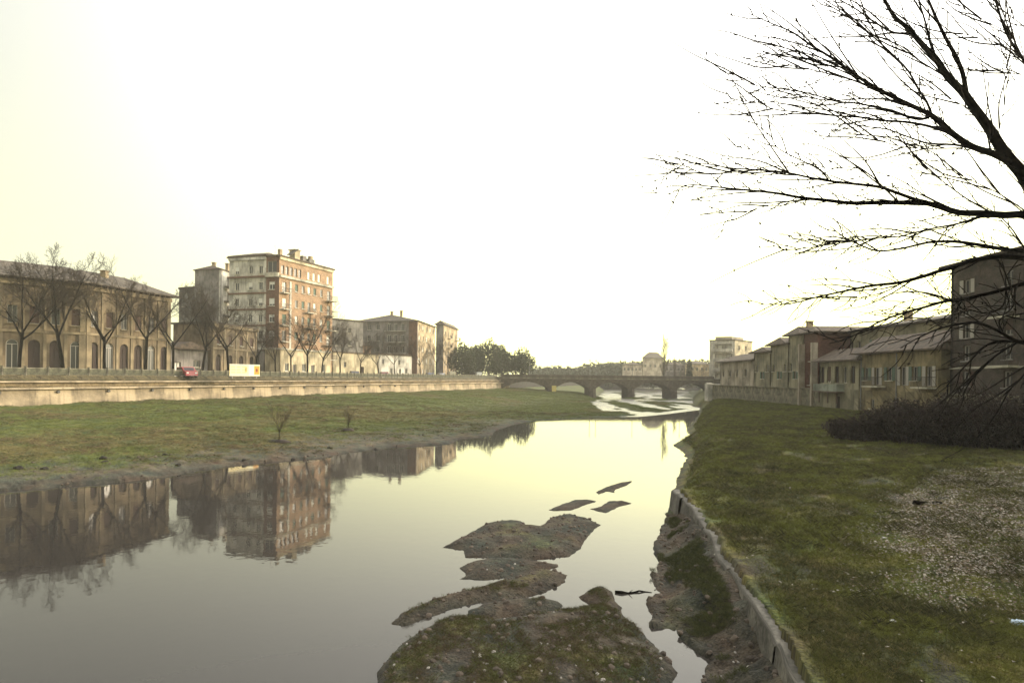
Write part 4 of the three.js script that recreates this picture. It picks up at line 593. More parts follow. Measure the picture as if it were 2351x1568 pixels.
{ // dark evergreens at the far end of the embankment
  const ev = [[1060, 186, 790, 62, 4.2, 'rounded dark evergreen closest to the balconied block', 0], [1088, 192, 796, 44, 3.4, 'small dark evergreen between two larger ones', 1], [1122, 194, 782, 66, 4.6, 'pointed dark evergreen with a raised central tip', 2], [1152, 198, 797, 46, 3.6, 'dark evergreen crowded against the pointed one', 3], [1198, 200, 803, 62, 4.6, 'broad rounded evergreen standing alone by the bridge head', 4]];
  for (const [px, D, top, w, , label, k] of ev) {
    const [x] = XD(px, D), H = (P(px, top, D).y - ROADY) * 1.1, W = w * D / F / 2 * 1.08, rng = rngOf(300 + k), o = thing('evergreen_tree', label, 'tree', [x, ROADY - 0.1, -D], 0, 'dark evergreens by the bridge head');
    const lumps = [[0, H * 0.45, 0, W, H * 0.40, W]]; for (let i = 0; i < 7; i++) { const a = rng() * 6.28, r = W * 0.55; lumps.push([Math.cos(a) * r, H * (0.25 + 0.45 * rng()), Math.sin(a) * r, W * 0.5, H * 0.2, W * 0.5]); } lumps.push([0, H * 0.8, 0, W * (k === 4 ? 0.55 : 0.38), H * 0.2, W * 0.4]); if (k === 2) lumps.push([W * 0.1, H * 0.93, 0, W * 0.14, H * 0.12, W * 0.14]);
    part(o, 'trunk', new Tubes().add([new THREE.Vector3(0, -0.1, 0), new THREE.Vector3(0.1, H * 0.3, 0), new THREE.Vector3(0, H * 0.75, 0)], [0.3, 0.22, 0.06], 8).geometry(), M.bark); part(o, 'crown', leafCrown(90 + k, lumps, 3600, 0.5), M.leafDark);
  }
  { const D = 215, [x] = XD(1583, D), o = thing('cypress_tree', 'slim dark cypress beyond the bridge', 'tree', [x, 3.6, -D]), H = P(1583, 822, D).y - 3.6; part(o, 'trunk', new Tubes().add([new THREE.Vector3(0, 0, 0), new THREE.Vector3(0, H * 0.8, 0)], [0.2, 0.05], 6).geometry(), M.bark); part(o, 'crown', leafCrown(77, [[0, H * 0.5, 0, 1.0, H * 0.48, 1.0], [0, H * 0.3, 0, 1.3, H * 0.25, 1.3]], 1500, 0.4), M.leafDark); }
  // wooded rise closing the view: reads as one mass
  const lumps = []; const rng = rngOf(8); for (let px = 1225; px < 1640; px += 9) { const D = 330 + 60 * rng(), [x] = XD(px, D), top = P(px, lerp(842, 829, clamp((px - 1300) / 150)) + 7 * rng(), D).y; lumps.push([x, top * 0.55, -D, 5 + 3 * rng(), top * 0.5, 5]); }
  const w = part(scene, 'distant_treeline', leafCrown(201, lumps, 26000, 1.3), M.leafDark); w.userData.kind = 'stuff'; tag(w, 'hazy wooded skyline closing the river beyond the bridge', 'trees');
  // trees on the far bank wall, right side
  const bs = [[1772, 112, 812, 40, 'leafless grey shrub tree in front of the stepped roof house'], [1608, 210, 838, 30, 'small hazy tree by the far bridge end']];
  for (const [px, D, top, , label] of bs) { const t = planes[2], y0 = 2.4, [x] = XD(px, D), s = (P(px, top, D).y - y0) / t.h, o = thing('bare_bank_tree', label, 'tree', [x, y0, -D], 2); o.scale.set(s * 1.2, s, s * 1.2); part(o, 'trunk', t.wood, M.bark); part(o, 'crown', t.fine, M.twig); }
}
{ // the great bare tree at the water meadow: limbs traced from the photograph, trunk just outside the frame
  const rng = rngOf(77), c7 = (l) => l.map(([x, y]) => [1469.4 + 0.3905 * x, 0.3905 * y]), c6 = (l) => l.map(([x, y]) => [1922.5 + 0.293 * x, 520.4 + 0.293 * y]), B = [];
  const a = (l, w0, w1, dz = 0) => B.push([c7(l), w0 * 0.3905, w1 * 0.3905, dz]), c = (l, w0, w1, dz = 0) => B.push([c6(l), w0 * 0.293, w1 * 0.293, dz]);
  const trunkPx = [[2500, 1340], [2492, 1150], [2500, 950], [2480, 760], [2470, 640]];
  B.push([trunkPx, 78, 60, 0]);
  B.push([[[2482, 700], [2440, 590], [2400, 500], ...c7([[2258, 1030], [2190, 950], [2130, 880], [2060, 760], [1960, 620], [1900, 540], [1810, 450], [1740, 340], [1680, 280], [1570, 160], [1500, 100], [1440, 0], [1380, -90]])], 46, 5, 1.5]);
  a([[2190, 955], [2080, 900], [1960, 860], [1850, 790], [1720, 680], [1600, 620], [1430, 540], [1300, 460], [1220, 400], [1130, 340], [1000, 260], [900, 190], [780, 140], [635, 75]], 48, 5, -1.5);
  a([[1925, 570], [1900, 430], [1860, 330], [1800, 220], [1740, 90], [1700, 0], [1660, -90]], 32, 12, 0.8); a([[1745, 345], [1710, 250], [1680, 130], [1640, 0], [1620, -70]], 18, 7, 0.5); a([[1590, 195], [1500, 190], [1380, 130], [1280, 60], [1180, 0], [1100, -60]], 15, 6, -0.6);
  a([[1715, 665], [1690, 600], [1640, 520], [1580, 420], [1480, 310], [1380, 220], [1240, 110], [1080, 10]], 15, 6, 1); a([[1850, 790], [1700, 740], [1560, 715], [1430, 710], [1300, 690], [1150, 680], [980, 660], [780, 640], [700, 605], [540, 580], [510, 545]], 19, 4, 0.8);
  a([[1700, 690], [1640, 700], [1500, 660], [1300, 610], [1150, 595], [1000, 550], [850, 525], [640, 490], [560, 440], [470, 410]], 16, 4, -1); a([[1450, 550], [1350, 510], [1250, 470], [1100, 430], [930, 390], [800, 375], [710, 350]], 12, 4, 0.4); a([[1220, 400], [1100, 380], [1000, 345], [900, 330], [740, 305]], 10, 3, -0.5); a([[1110, 390], [980, 345], [900, 300], [770, 255]], 10, 3, 0.6);
  a([[1980, 875], [1850, 850], [1700, 845], [1600, 810], [1450, 760], [1330, 745], [1200, 720]], 16, 5, 0.7); a([[1900, 870], [1700, 870], [1550, 865], [1400, 820], [1270, 770], [1175, 740]], 9, 4, -0.5); a([[1850, 800], [1750, 700], [1640, 640], [1500, 590], [1300, 580], [1100, 590], [940, 560], [830, 540], [700, 530]], 14, 4, 1.2); a([[1600, 625], [1480, 590], [1380, 520], [1300, 470]], 12, 6, 0.5);
  B.push([[[2476, 655], [2410, 540], [2380, 510], ...c7([[2258, 1265], [2150, 1265], [2000, 1255], [1880, 1250], [1700, 1195], [1530, 1190], [1400, 1190], [1250, 1195], [1100, 1175], [950, 1160], [800, 1135], [540, 1110], [390, 1095], [280, 1090], [170, 1145]])], 24, 1.6, -2]);
  a([[1880, 1245], [1750, 1210], [1600, 1165], [1500, 1130], [1420, 1100], [1280, 1085], [1150, 1070], [1000, 1045], [860, 1015], [700, 1000], [520, 985], [350, 960], [160, 965]], 26, 4, 0.8); a([[1520, 1185], [1420, 1085], [1350, 1020], [1260, 985], [1170, 985], [1100, 990], [1020, 960]], 11, 4, 0.5); a([[1110, 1055], [1060, 1000], [980, 955], [880, 910], [800, 860], [770, 800], [720, 760], [660, 690], [620, 660]], 10, 4, -0.5);
  a([[880, 1020], [800, 960], [720, 900], [600, 865], [500, 840]], 7, 3, 0.3); a([[860, 1020], [700, 1030], [560, 1015], [420, 1025], [300, 1000], [190, 990]], 6, 3, -0.3); a([[1000, 1165], [860, 1190], [700, 1225], [540, 1270], [440, 1235]], 7, 3, 0.4);
  a([[2300, 1260], [2100, 1130], [1950, 1060], [1800, 980], [1700, 900], [1640, 840]], 9, 3, 0.6); a([[2080, 1255], [1930, 1170], [1830, 1100], [1720, 1020], [1640, 960], [1580, 890]], 13, 4, -0.6); a([[2050, 1262], [1900, 1310], [1700, 1350], [1530, 1390], [1400, 1400], [1250, 1420], [1100, 1440], [850, 1465], [780, 1440]], 13, 4, 0.6);
  B.push([[[2478, 700], [2420, 600], ...c7([[2330, 1500], [2258, 1480], [2150, 1465], [2000, 1440], [1850, 1420], [1700, 1425], [1550, 1460], [1400, 1475], [1300, 1440], [1200, 1395], [1120, 1330]])], 16, 2.4, 1.4]); a([[2000, 1270], [1800, 1340], [1640, 1360], [1480, 1380], [1300, 1410], [1100, 1415], [900, 1400]], 9, 3, -0.3);
  B.push([[[2482, 780], [2430, 640], ...c6([[1600, 260], [1463, 245], [1280, 235], [1050, 270], [900, 320], [800, 345], [700, 380], [500, 440], [300, 460], [150, 485], [0, 515], [-150, 550], [-360, 600], [-620, 610]])], 20, 1.8, -1.6]); c([[510, 440], [400, 500], [230, 545], [0, 570]], 12, 5, 0.4);
  B.push([[[2485, 800], [2430, 690], ...c6([[1600, 430], [1463, 450], [1330, 490], [1200, 520], [1100, 545], [960, 580], [850, 585], [700, 630], [500, 680], [330, 750], [200, 820], [50, 890], [-60, 915]])], 17, 2.2, 1]);
  B.push([[[2490, 900], [2430, 800], ...c6([[1500, 915], [1400, 895], [1250, 810], [1100, 755], [950, 765], [800, 800], [650, 870], [500, 950]])], 16, 2, -1.2]); c([[1500, 905], [1380, 895], [1250, 900], [1150, 940], [1050, 1050], [950, 1150], [860, 1250]], 26, 9, 0.5); c([[1420, 905], [1300, 970], [1150, 1090], [1050, 1210], [980, 1330]], 22, 8, -0.6); c([[1480, 170], [1380, 60], [1320, -20], [1220, -120]], 14, 5, 0.5); c([[960, 580], [870, 650], [700, 720], [570, 740]], 8, 4, 0.5); c([[880, 590], [780, 545], [650, 560], [500, 600], [380, 660]], 9, 4, -0.6);
  c([[1330, 490], [1300, 620], [1180, 680], [1080, 660], [960, 640], [860, 670]], 16, 5, 0.5); c([[1400, 470], [1380, 620], [1300, 690], [1180, 690]], 16, 6, -0.5); c([[1300, 820], [1270, 740], [1330, 700], [1440, 690]], 14, 7, 0.4); c([[1330, 490], [1320, 350], [1290, 250]], 12, 7, 0.3); c([[1463, 640], [1380, 560], [1360, 420]], 14, 6, 0.5); c([[1600, 1000], [1450, 1180], [1300, 1330]], 20, 9, 0.5);
  B.push([[[2440, 590], [2420, 380], ...c7([[2330, 440], [2258, 350], [2190, 250], [2140, 150], [2100, 30], [2070, -60]])], 14, 4, 2]); a([[2230, 310], [2180, 200], [2060, 140], [1930, 70], [1850, 0]], 8, 3, 0.4); a([[2300, 200], [2258, 150], [2150, 70], [2080, -10]], 7, 4, 0.4); a([[2280, 370], [2130, 270], [1990, 220], [1880, 195]], 7, 3, -0.4); a([[2330, 455], [2258, 440], [2120, 420], [1950, 400]], 4, 2, 0.4); a([[2110, 790], [2150, 600], [2160, 350], [2140, 250]], 4, 3, -0.4); a([[2060, 870], [2040, 780], [1950, 660], [1880, 610], [1750, 540], [1640, 480]], 9, 3, 0.6); a([[1800, 450], [1700, 390], [1560, 300], [1450, 220], [1340, 130]], 11, 4, -0.4);
  const base = onGround(2500, 1340), D0 = 14, gy = landH(P(2500, 1340, D0).x, D0), o = thing('great_bare_tree', 'great bare tree with long reaching limbs and budded twigs over the meadow', 'tree', [P(2500, 1340, D0).x, gy, -D0]);
  const done = [], wood = new Tubes(), fine = new Tubes(), org = o.position;
  const lay = (pts, w0, w1, dz, tubes, sides) => {
    let Ds = D0; if (done.length) { let best = 1e9; for (const [x, y, D] of done) { const q = (x - pts[0][0]) ** 2 + (y - pts[0][1]) ** 2; if (q < best) { best = q; Ds = D; } } }
    let L = 0; const run = pts.map((p, i) => { if (i) L += Math.hypot(p[0] - pts[i - 1][0], p[1] - pts[i - 1][1]); return L; }), W = [], R = [], Dz = dz * Math.min(1.4, L / 500);
    pts.forEach((p, i) => { const t = run[i] / L, D = Ds + Dz * t, j = i && i < pts.length - 1 ? 1 : 0; W.push(P(p[0] + j * (rng() - 0.5) * 2, p[1] + j * (rng() - 0.5) * 2, D).sub(org)); R.push(Math.max(1.7, lerp(w0, w1, Math.pow(t, 0.72))) / 2 * D / F); done.push([p[0], p[1], D]); if (i) for (let k = 1; k < 4; k++) { const q = pts[i - 1], s = k / 4; done.push([lerp(q[0], p[0], s), lerp(q[1], p[1], s), Ds + Dz * lerp(run[i - 1], run[i], s) / L]); } });
    if (W.length > 2) { const cu = new THREE.CatmullRomCurve3(W, false, 'centripetal'), n = (W.length - 1) * 3, pp = [], rr = []; for (let i = 0; i <= n; i++) { const u = i / n; pp.push(cu.getPoint(u)); const f = u * (W.length - 1), k = Math.min(W.length - 2, Math.floor(f)); rr.push(lerp(R[k], R[k + 1], f - k)); } tubes.add(pp, rr, sides); } else tubes.add(W, R, sides);
    return L;
  };
  // foot of the trunk down to the ground, then the limbs
  wood.add([new THREE.Vector3(0, -0.3, 0), new THREE.Vector3(0, 0.5, 0), P(2494, 1150, D0).sub(org)], [0.62, 0.45, 0.4], 12);
  for (const [pts, w0, w1, dz] of B) lay(pts, w0, w1, dz, w0 > 5 ? wood : fine, w0 > 20 ? 10 : w0 > 5 ? 6 : 4);
  part(o, 'trunk', wood.geometry(), M.barkDark);
  // side twigs with buds
  for (let bi = 1; bi < B.length; bi++) {
    const pts = B[bi][0]; let acc = 20, sgn = rng() < 0.5 ? 1 : -1;
    for (let i = 1; i < pts.length; i++) {
      const [x0, y0] = pts[i - 1], [x1, y1] = pts[i], L = Math.hypot(x1 - x0, y1 - y0), th = Math.atan2(y1 - y0, x1 - x0), frac = i / pts.length; if (x0 > 2420) continue;
      for (let s = 0; s < L; s += 7) { acc += 7; const gapPx = lerp(34, 15, frac); if (acc < gapPx * (0.6 + 0.8 * rng())) continue; acc = 0; sgn = -sgn;
        const long = frac < 0.78 && rng() < 0.4, px = x0 + (x1 - x0) * s / L, py = y0 + (y1 - y0) * s / L, len = long ? 90 + 150 * rng() : 30 + 70 * rng(), an = th + sgn * (long ? 0.08 + 0.25 * rng() : 0.2 + 0.55 * rng()), tw = [[px, py]]; let aa = an, x = px, y = py;
        for (let k = 0; k < 3; k++) { x += Math.cos(aa) * len / 3; y += Math.sin(aa) * len / 3; aa += (rng() - 0.5) * 0.5 - sgn * 0.1; tw.push([x, y]); }
        lay(tw, long ? 4.6 : 3.2, 1.8, (rng() - 0.5) * 4, fine, 3);
        if (rng() < 0.55) { const q = tw[1], a2 = an + sgn * 0.5, l2 = len * 0.5; lay([q, [q[0] + Math.cos(a2) * l2 * 0.5, q[1] + Math.sin(a2) * l2 * 0.5], [q[0] + Math.cos(a2 - 0.2 * sgn) * l2, q[1] + Math.sin(a2 - 0.2 * sgn) * l2]], 2.0, 1.5, (rng() - 0.5) * 4, fine, 3); }
      }
    }
  }
  part(o, 'crown', fine.geometry(), M.barkDark);
  const bud = new Tubes(), rb = rngOf(4); for (let k = 0; k < done.length; k += 2) { const [x, y, D] = done[k]; if (x > 2380 || rb() < 0.93) continue; const c0 = P(x + (rb() - 0.5) * 2, y + (rb() - 0.5) * 2, D).sub(org), d2 = new THREE.Vector3(rb() - 0.7, rb() - 0.3, rb() - 0.5).normalize().multiplyScalar(0.05); bud.add([c0.clone().sub(d2), c0, c0.clone().add(d2)], [0.006, 0.02, 0.006], 3); }
  const bm = part(o, 'buds', bud.geometry(), M.barkDark); bm.userData.kind = 'stuff';
}
{ // dark bramble thicket at the foot of the houses
  const list = [[1962, 988, 44, 3.6, 1.9], [2030, 1000, 42, 4.0, 2.9], [2105, 1008, 40, 4.4, 3.4], [2190, 1016, 38.5, 4.6, 4.0], [2280, 1024, 37, 4.6, 4.4], [2370, 1030, 36, 4.8, 4.6]], lab = ['low end of the dark bramble thicket by the open grass', 'brown bramble bush second from the low end of the thicket', 'brown bramble bush in the middle of the thicket', 'tall brown bramble bush under drooping branches', 'tall dark bramble bush below the stone house', 'tallest bramble bush beneath the great bare tree'];
  list.forEach(([px, py, D, w, h], i) => {
    const [x] = XD(px, D), y = landH(x, D), o = thing('bramble_bush', lab[i], 'bush', [x, y - 0.05, -D], 0, 'brambles at the foot of the houses'), rng = rngOf(500 + i), st = new Tubes();
    for (let k = 0; k < 300; k++) { const a = rng() * 6.28, r = rng() * w * 0.3, p = new THREE.Vector3(Math.cos(a) * r, 0, Math.sin(a) * r * 0.7), pts = [p.clone()], d = new THREE.Vector3(Math.cos(a) * (0.3 + 0.6 * rng()), 0.7 + 0.6 * rng(), Math.sin(a) * 0.7).normalize(), L = h * (0.6 + 0.9 * rng() * rng()); for (let s = 0; s < 5; s++) { p.addScaledVector(d, L / 5); d.y -= 0.13 * (0.5 + rng()); d.x += (rng() - 0.5) * 0.3; d.z += (rng() - 0.5) * 0.3; d.normalize(); pts.push(p.clone()); } st.add(pts, [0.02, 0.018, 0.015, 0.012, 0.01, 0.006], 3); }
    part(o, 'stems', st.geometry(), M.twigRed).userData.kind = 'stuff';
    const lumps = []; for (let k = 0; k < 9; k++) { const a = rng() * 6.28; lumps.push([Math.cos(a) * w * 0.32 * rng(), h * (0.2 + 0.42 * rng()), Math.sin(a) * w * 0.25, w * (0.22 + 0.16 * rng()), h * (0.22 + 0.1 * rng()), w * 0.24]); } lumps.push([0, h * 0.25, 0, w * 0.5, h * 0.3, w * 0.36]);
    part(o, 'foliage', leafCrown(600 + i, lumps, 4200, 0.13), M.leafBrown).userData.kind = 'stuff';
  });
}
{ // saplings on the sloping grass
  for (const [px, py, top, label] of [[639, 1016, 925, 'leafless sapling in a dark earth ring on the grass bank'], [798, 989, 935, 'thin leafless sapling beyond the one in the dark earth ring']]) {
    const [x, D, y] = onGround(px, py), H = P(px, top, D).y - y, rng = rngOf(px), out = { wood: new Tubes(), fine: new Tubes() }, o = thing('sapling', label, 'sapling', [x, y - 0.03, -D], 0, 'saplings on the grass bank');
    grow(out, rng, new THREE.Vector3(0, 0, 0), new THREE.Vector3(0.04, 1, 0).normalize(), H * 0.35, 0.045, 0, { kids: [5, 5, 5], from: [0.6, 0.2, 0.2], ang: [0.5, 0.5, 0.5], ratio: [1.3, 0.55, 0.5], thin: [0.6, 0.6, 0.6], wander: [0.05, 0.15, 0.2, 0.2], up: [0, 0.1, 0.05, 0.03], sides: [6, 4, 3, 3], split: 1, min: 0.013, taper: [0.7, 0.4, 0.5, 0.5] });
    part(o, 'trunk', out.wood.geometry(), M.bark); part(o, 'crown', out.fine.geometry(), M.twig);
    const g = new THREE.SphereGeometry(1, 18, 8), p = g.attributes.position; for (let i = 0; i < p.count; i++) { const r = 0.85 + 0.4 * fbm(p.getX(i) * 3 + px, p.getZ(i) * 3, 3, 1); p.setXYZ(i, p.getX(i) * (px < 700 ? 0.95 : 0.6) * r, p.getY(i) * 0.26 * r, p.getZ(i) * 0.5 * r); } g.computeVertexNormals(); part(o, 'earth_mound', g, mat(0.05, 0.032, 0.022, { map: T.stone }));
  }
}

// ---------------------------------------------------------------- ground cover: grass, clods, leaves, stones (uncountable)
function tuft(n, seed, spread, lean) {
  const rng = rngOf(seed), p = [];
  for (let i = 0; i < n; i++) { const a = rng() * 6.28, r = spread * Math.sqrt(rng()), x = Math.cos(a) * r, z = Math.sin(a) * r, b = rng() * 6.28, w = 0.012 + 0.01 * rng(), h = 0.5 + 0.5 * rng(), lx = (rng() - 0.5) * lean, lz = (rng() - 0.5) * lean, cx = Math.cos(b) * w, cz = Math.sin(b) * w;
    p.push(x - cx, 0, z - cz, x + cx, 0, z + cz, x + lx * 0.4, h * 0.6, z + lz * 0.4, x + cx * 0.7, h * 0.45, z + cz * 0.7, x + lx, h, z + lz, x + lx * 0.4 - cx * 0.4, h * 0.55, z + lz * 0.4); }
  const g = new THREE.BufferGeometry(); g.setAttribute('position', new THREE.Float32BufferAttribute(p, 3)); g.computeVertexNormals(); return g;
}
function scatter(name, label, category, geo, m, n, seed, pick) {
  const rng = rngOf(seed), o = new THREE.InstancedMesh(geo, m, n), d = new THREE.Object3D(), col = new THREE.Color(); let k = 0;
  for (let tries = 0; k < n && tries < n * 12; tries++) { const q = pick(rng); if (!q) continue; d.position.set(q.x, q.y, -q.d); d.rotation.set(q.rx ?? 0, rng() * 6.28, q.rz ?? 0); d.scale.set(...q.s); d.updateMatrix(); o.setMatrixAt(k, d.matrix); o.setColorAt(k, col.setRGB(...q.c)); k++; }
  o.count = k; o.name = name; o.castShadow = o.receiveShadow = true; o.userData.kind = 'stuff'; tag(o, label, category); scene.add(o); return o;
}
const inView = (x, d) => Math.abs(x / d) < 0.92;
const shadeOf = (c, k) => [c[0] * k, c[1] * k, c[2] * k];
const bladeTuft = tuft(9, 3, 0.5, 0.7), weedTuft = tuft(14, 9, 0.6, 1.1);
scatter('meadow_grass', 'short grass covering the bank above the concrete kerb', 'grass', bladeTuft, M.blade, 120000, 21, (r) => {
  const d = 7 + 105 * Math.pow(r(), 2.3), x = lerp(3, 40, r()); if (!inView(x, d) || side(x, d) < 0 || (d < 27.3 && x < kerbX(d) + 0.36)) return null; const h = landH(x, d); if (h < 0.35) return null;
  const pat = fbm(x * 0.8 + 3, d * 0.8, 4, 12), lit = fbm(x * 0.5, d * 0.5, 3, 90), inLeaves = sdPoly(leafPatch, x, d) < 0; if (pat > 0.66 && r() < 0.85) return null; if (inLeaves && r() < 0.55) return null;
  const b = fbm(x * 0.9, d * 0.9, 3, 6), k = 0.4 + 1.1 * r(), c = mix3([0.15, 0.152, 0.033], r() < 0.25 ? [0.17, 0.14, 0.06] : [0.09, 0.092, 0.026], smooth(0.4, 0.65, b)), s = (0.07 + 0.09 * r() * lit * 2) * (1 + d * 0.012); return { x, d, y: h - 0.01, s: [0.16 * (1 + d * 0.03), s, 0.16 * (1 + d * 0.03)], c: shadeOf(c, k) };
});
scatter('bank_grass', 'short yellowish grass on the slope below the stepped wall', 'grass', bladeTuft, M.blade, 100000, 22, (r) => {
  const d = 26 + 170 * Math.pow(r(), 1.7), x = lerp(xAt(wallLine, d) + 0.7, d > 84 ? 45 : 14, r()); if (!inView(x, d) || side(x, d) > 0) return null; const h = landH(x, d); if (h < (d > 84 ? 0.05 : 0.2) || d < 84 && r() > smooth(0.15, 0.8, h + 0.3 * (fbm(x * 0.9, d * 0.9, 3, 6) - 0.5))) return null;
  const a = fbm(x * 0.12 + 9, d * 0.12, 4, 5), k = 0.55 + 0.8 * r(), c = mix3([0.115, 0.135, 0.028], [0.16, 0.135, 0.05], smooth(0.5, 0.7, a)); return { x, d, y: h - 0.01, s: [0.3 + d * 0.006, 0.07 + 0.1 * r(), 0.3 + d * 0.006], c: shadeOf(c, k) };
});
scatter('bar_weeds', 'low green weeds growing on the mud bar', 'weeds', weedTuft, M.blade, 4200, 23, (r) => {
  const d = 8.5 + 9 * r(), x = lerp(-4.5, 4.5, r()); const h = barH(x, d, lobes); if (h < 0.14 || fbm(x * 0.9, d * 0.9, 3, 6) < 0.47 - 0.12 * r()) return null; return { x, d, y: h - 0.01, s: [0.12, 0.04 + 0.08 * r(), 0.12], c: shadeOf(r() < 0.45 ? [0.11, 0.08, 0.045] : [0.085, 0.09, 0.022], 0.7 + 0.6 * r()) };
});
scatter('mud_weeds', 'sparse weeds on the dark mud below the kerb', 'weeds', weedTuft, M.blade, 3000, 24, (r) => { const d = 8 + 19 * r(), x = kerbX(d) - 0.3 - 4 * r(); const h = landH(x, d); if (h < 0.12 || fbm(x * 1.1, d * 1.1, 3, 16) < 0.5) return null; return { x, d, y: h - 0.01, s: [0.12, 0.05 + 0.1 * r(), 0.12], c: shadeOf([0.085, 0.09, 0.03], 0.6 + 0.7 * r()) }; });
const clod = new THREE.IcosahedronGeometry(1, 1); { const p = clod.attributes.position; for (let i = 0; i < p.count; i++) { const k = 0.75 + 0.5 * vnoise(p.getX(i) * 2 + 9, p.getY(i) * 2 + p.getZ(i) * 3, 3); p.setXYZ(i, p.getX(i) * k, p.getY(i) * k, p.getZ(i) * k); } clod.computeVertexNormals(); }
scatter('earth_clods', 'dark clods of earth scattered along the muddy edges', 'mud', clod, M.stoneBit, 1700, 25, (r) => {
  const w = r(); let x, d, h; if (w < 0.3) { d = 24 + 36 * r(); x = lerp(-40, 0, r()); if (side(x, d) > 0) return null; h = landH(x, d); if (h < 0.08 || h > 0.75) return null; } else if (w < 0.75) { d = 8.5 + 19 * r(); x = lerp(-5, 6, r()); h = barH(x, d, lobes); if (h < 0.03) return null; } else { d = 8 + 19 * r(); x = xAt(kerbLine, d) - 4.5 * r(); h = landH(x, d); if (h < 0.05) return null; }
  const s = 0.02 + 0.075 * Math.pow(r(), 3) * (w < 0.3 ? 1.2 : 0.8); return { x, d, y: h, s: [s * 1.3, s * 0.7, s], c: shadeOf([0.085, 0.065, 0.048], 0.6 + 0.9 * r()), rx: r(), rz: r() };
});
scatter('pale_stones', 'small pale stones lying on the mud bar and mud edge', 'stones', clod, M.stoneBit, 70, 26, (r) => { const d = 9 + (r() < 0.8 ? 4.5 : 11) * r(), on = r() < 0.7, x = on ? lerp(-4, 5, r()) : xAt(kerbLine, d) - 4 * r(), h = on ? barH(x, d, lobes) : landH(x, d); if (h < 0.1) return null; const s = 0.018 + 0.035 * r() * r(); return { x, d, y: h + 0.005, s: [s * 1.3, s * 0.7, s], c: shadeOf([0.42, 0.38, 0.33], 0.6 + 0.6 * r()), rx: r() }; });
scatter('meadow_clumps', 'coarse dark grass clumps standing out of the meadow', 'grass', weedTuft, M.blade, 2600, 28, (r) => { const d = 9 + 60 * Math.pow(r(), 1.6), x = lerp(4, 39, r()); if (!inView(x, d) || side(x, d) < 0 || (d < 27.3 && x < kerbX(d) + 0.45)) return null; const h = landH(x, d), n = fbm(x * 0.45, d * 0.45, 3, 29); if (h < 0.5 || n < 0.52) return null; const s = 0.16 + 0.2 * r(); return { x, d, y: h - 0.01, s: [s * 1.3, s * (0.5 + 0.5 * r()), s * 1.3], c: shadeOf([0.075, 0.07, 0.026], 0.5 + 0.8 * r()) }; });
scatter('bank_clumps', 'coarse tufts and weeds dotted over the sloping bank below the wall', 'grass', weedTuft, M.blade, 5200, 31, (r) => { const d = 26 + 80 * Math.pow(r(), 1.4), x = lerp(xAt(wallLine, d) + 0.7, 10, r()); if (!inView(x, d) || side(x, d) > 0) return null; const h = landH(x, d), n = fbm(x * 0.16 + 3, d * 0.3, 3, 29); if (h < 0.16 || n < 0.5) return null; const s = 0.2 + 0.28 * r(); return { x, d, y: h - 0.01, s: [s * 1.5, s * (0.3 + 0.45 * r()), s * 1.3], c: shadeOf(r() < 0.35 ? [0.13, 0.085, 0.05] : [0.085, 0.092, 0.03], 0.5 + 0.8 * r()) }; });
scatter('ledge_weeds', 'weeds rooted on the ledges and foot of the stepped wall', 'weeds', weedTuft, M.blade, 1500, 33, (r) => { const d = 40 + 110 * r(), t = r(), [o, y] = t < 0.45 ? [0.35 + 0.25 * r(), null] : t < 0.7 ? [0.1, 4.46] : [-0.45, 5.16], x = xAt(wallLine, d) + o * 0.92, n = fbm(d * 0.4, t * 3, 3, 8); if (n < 0.5) return null; const yy = y ?? landH(x + 0.3, d), s = 0.14 + 0.26 * r() * r(); return { x: y ? x : x + 0.3, d: d - o * 0.39, y: yy - 0.02, s: [s * 1.4, s, s * 1.2], c: shadeOf(r() < 0.4 ? [0.12, 0.09, 0.045] : [0.08, 0.085, 0.03], 0.5 + 0.9 * r()) }; });
const leaf = new THREE.BufferGeometry(); leaf.setAttribute('position', new THREE.Float32BufferAttribute([-0.5, 0, 0, 0, 0.12, -0.3, 0.5, 0.02, 0, -0.5, 0, 0, 0.5, 0.02, 0, 0, 0.1, 0.32], 3)); leaf.computeVertexNormals();
scatter('fallen_leaves', 'pale dry leaves strewn over the meadow grass', 'leaves', leaf, M.blade, 24000, 27, (r) => {
  const d = 10 + 20 * r(), x = lerp(5, 26, r()); if (!inView(x, d) || (d < 27.3 && x < xAt(kerbLine, d) + 0.5)) return null; const s = sdPoly(leafPatch, x, d), n = fbm(x * 0.8, d * 0.8, 3, 66); if (r() > smooth(1.2, -1.2, s + (n - 0.5) * 4) * (0.35 + 0.9 * smooth(0.35, 0.65, n)) + 0.012) return null;
  const k = 0.05 + 0.08 * r() * r() + 0.02 * r(); return { x, d, y: landH(x, d) + 0.03 + 0.04 * r(), s: [k, k, k], c: shadeOf(r() < 0.55 ? [0.31, 0.275, 0.22] : [0.17, 0.125, 0.085], 0.6 + 0.7 * r()), rx: (r() - 0.5) * 0.9, rz: (r() - 0.5) * 0.9 };
});

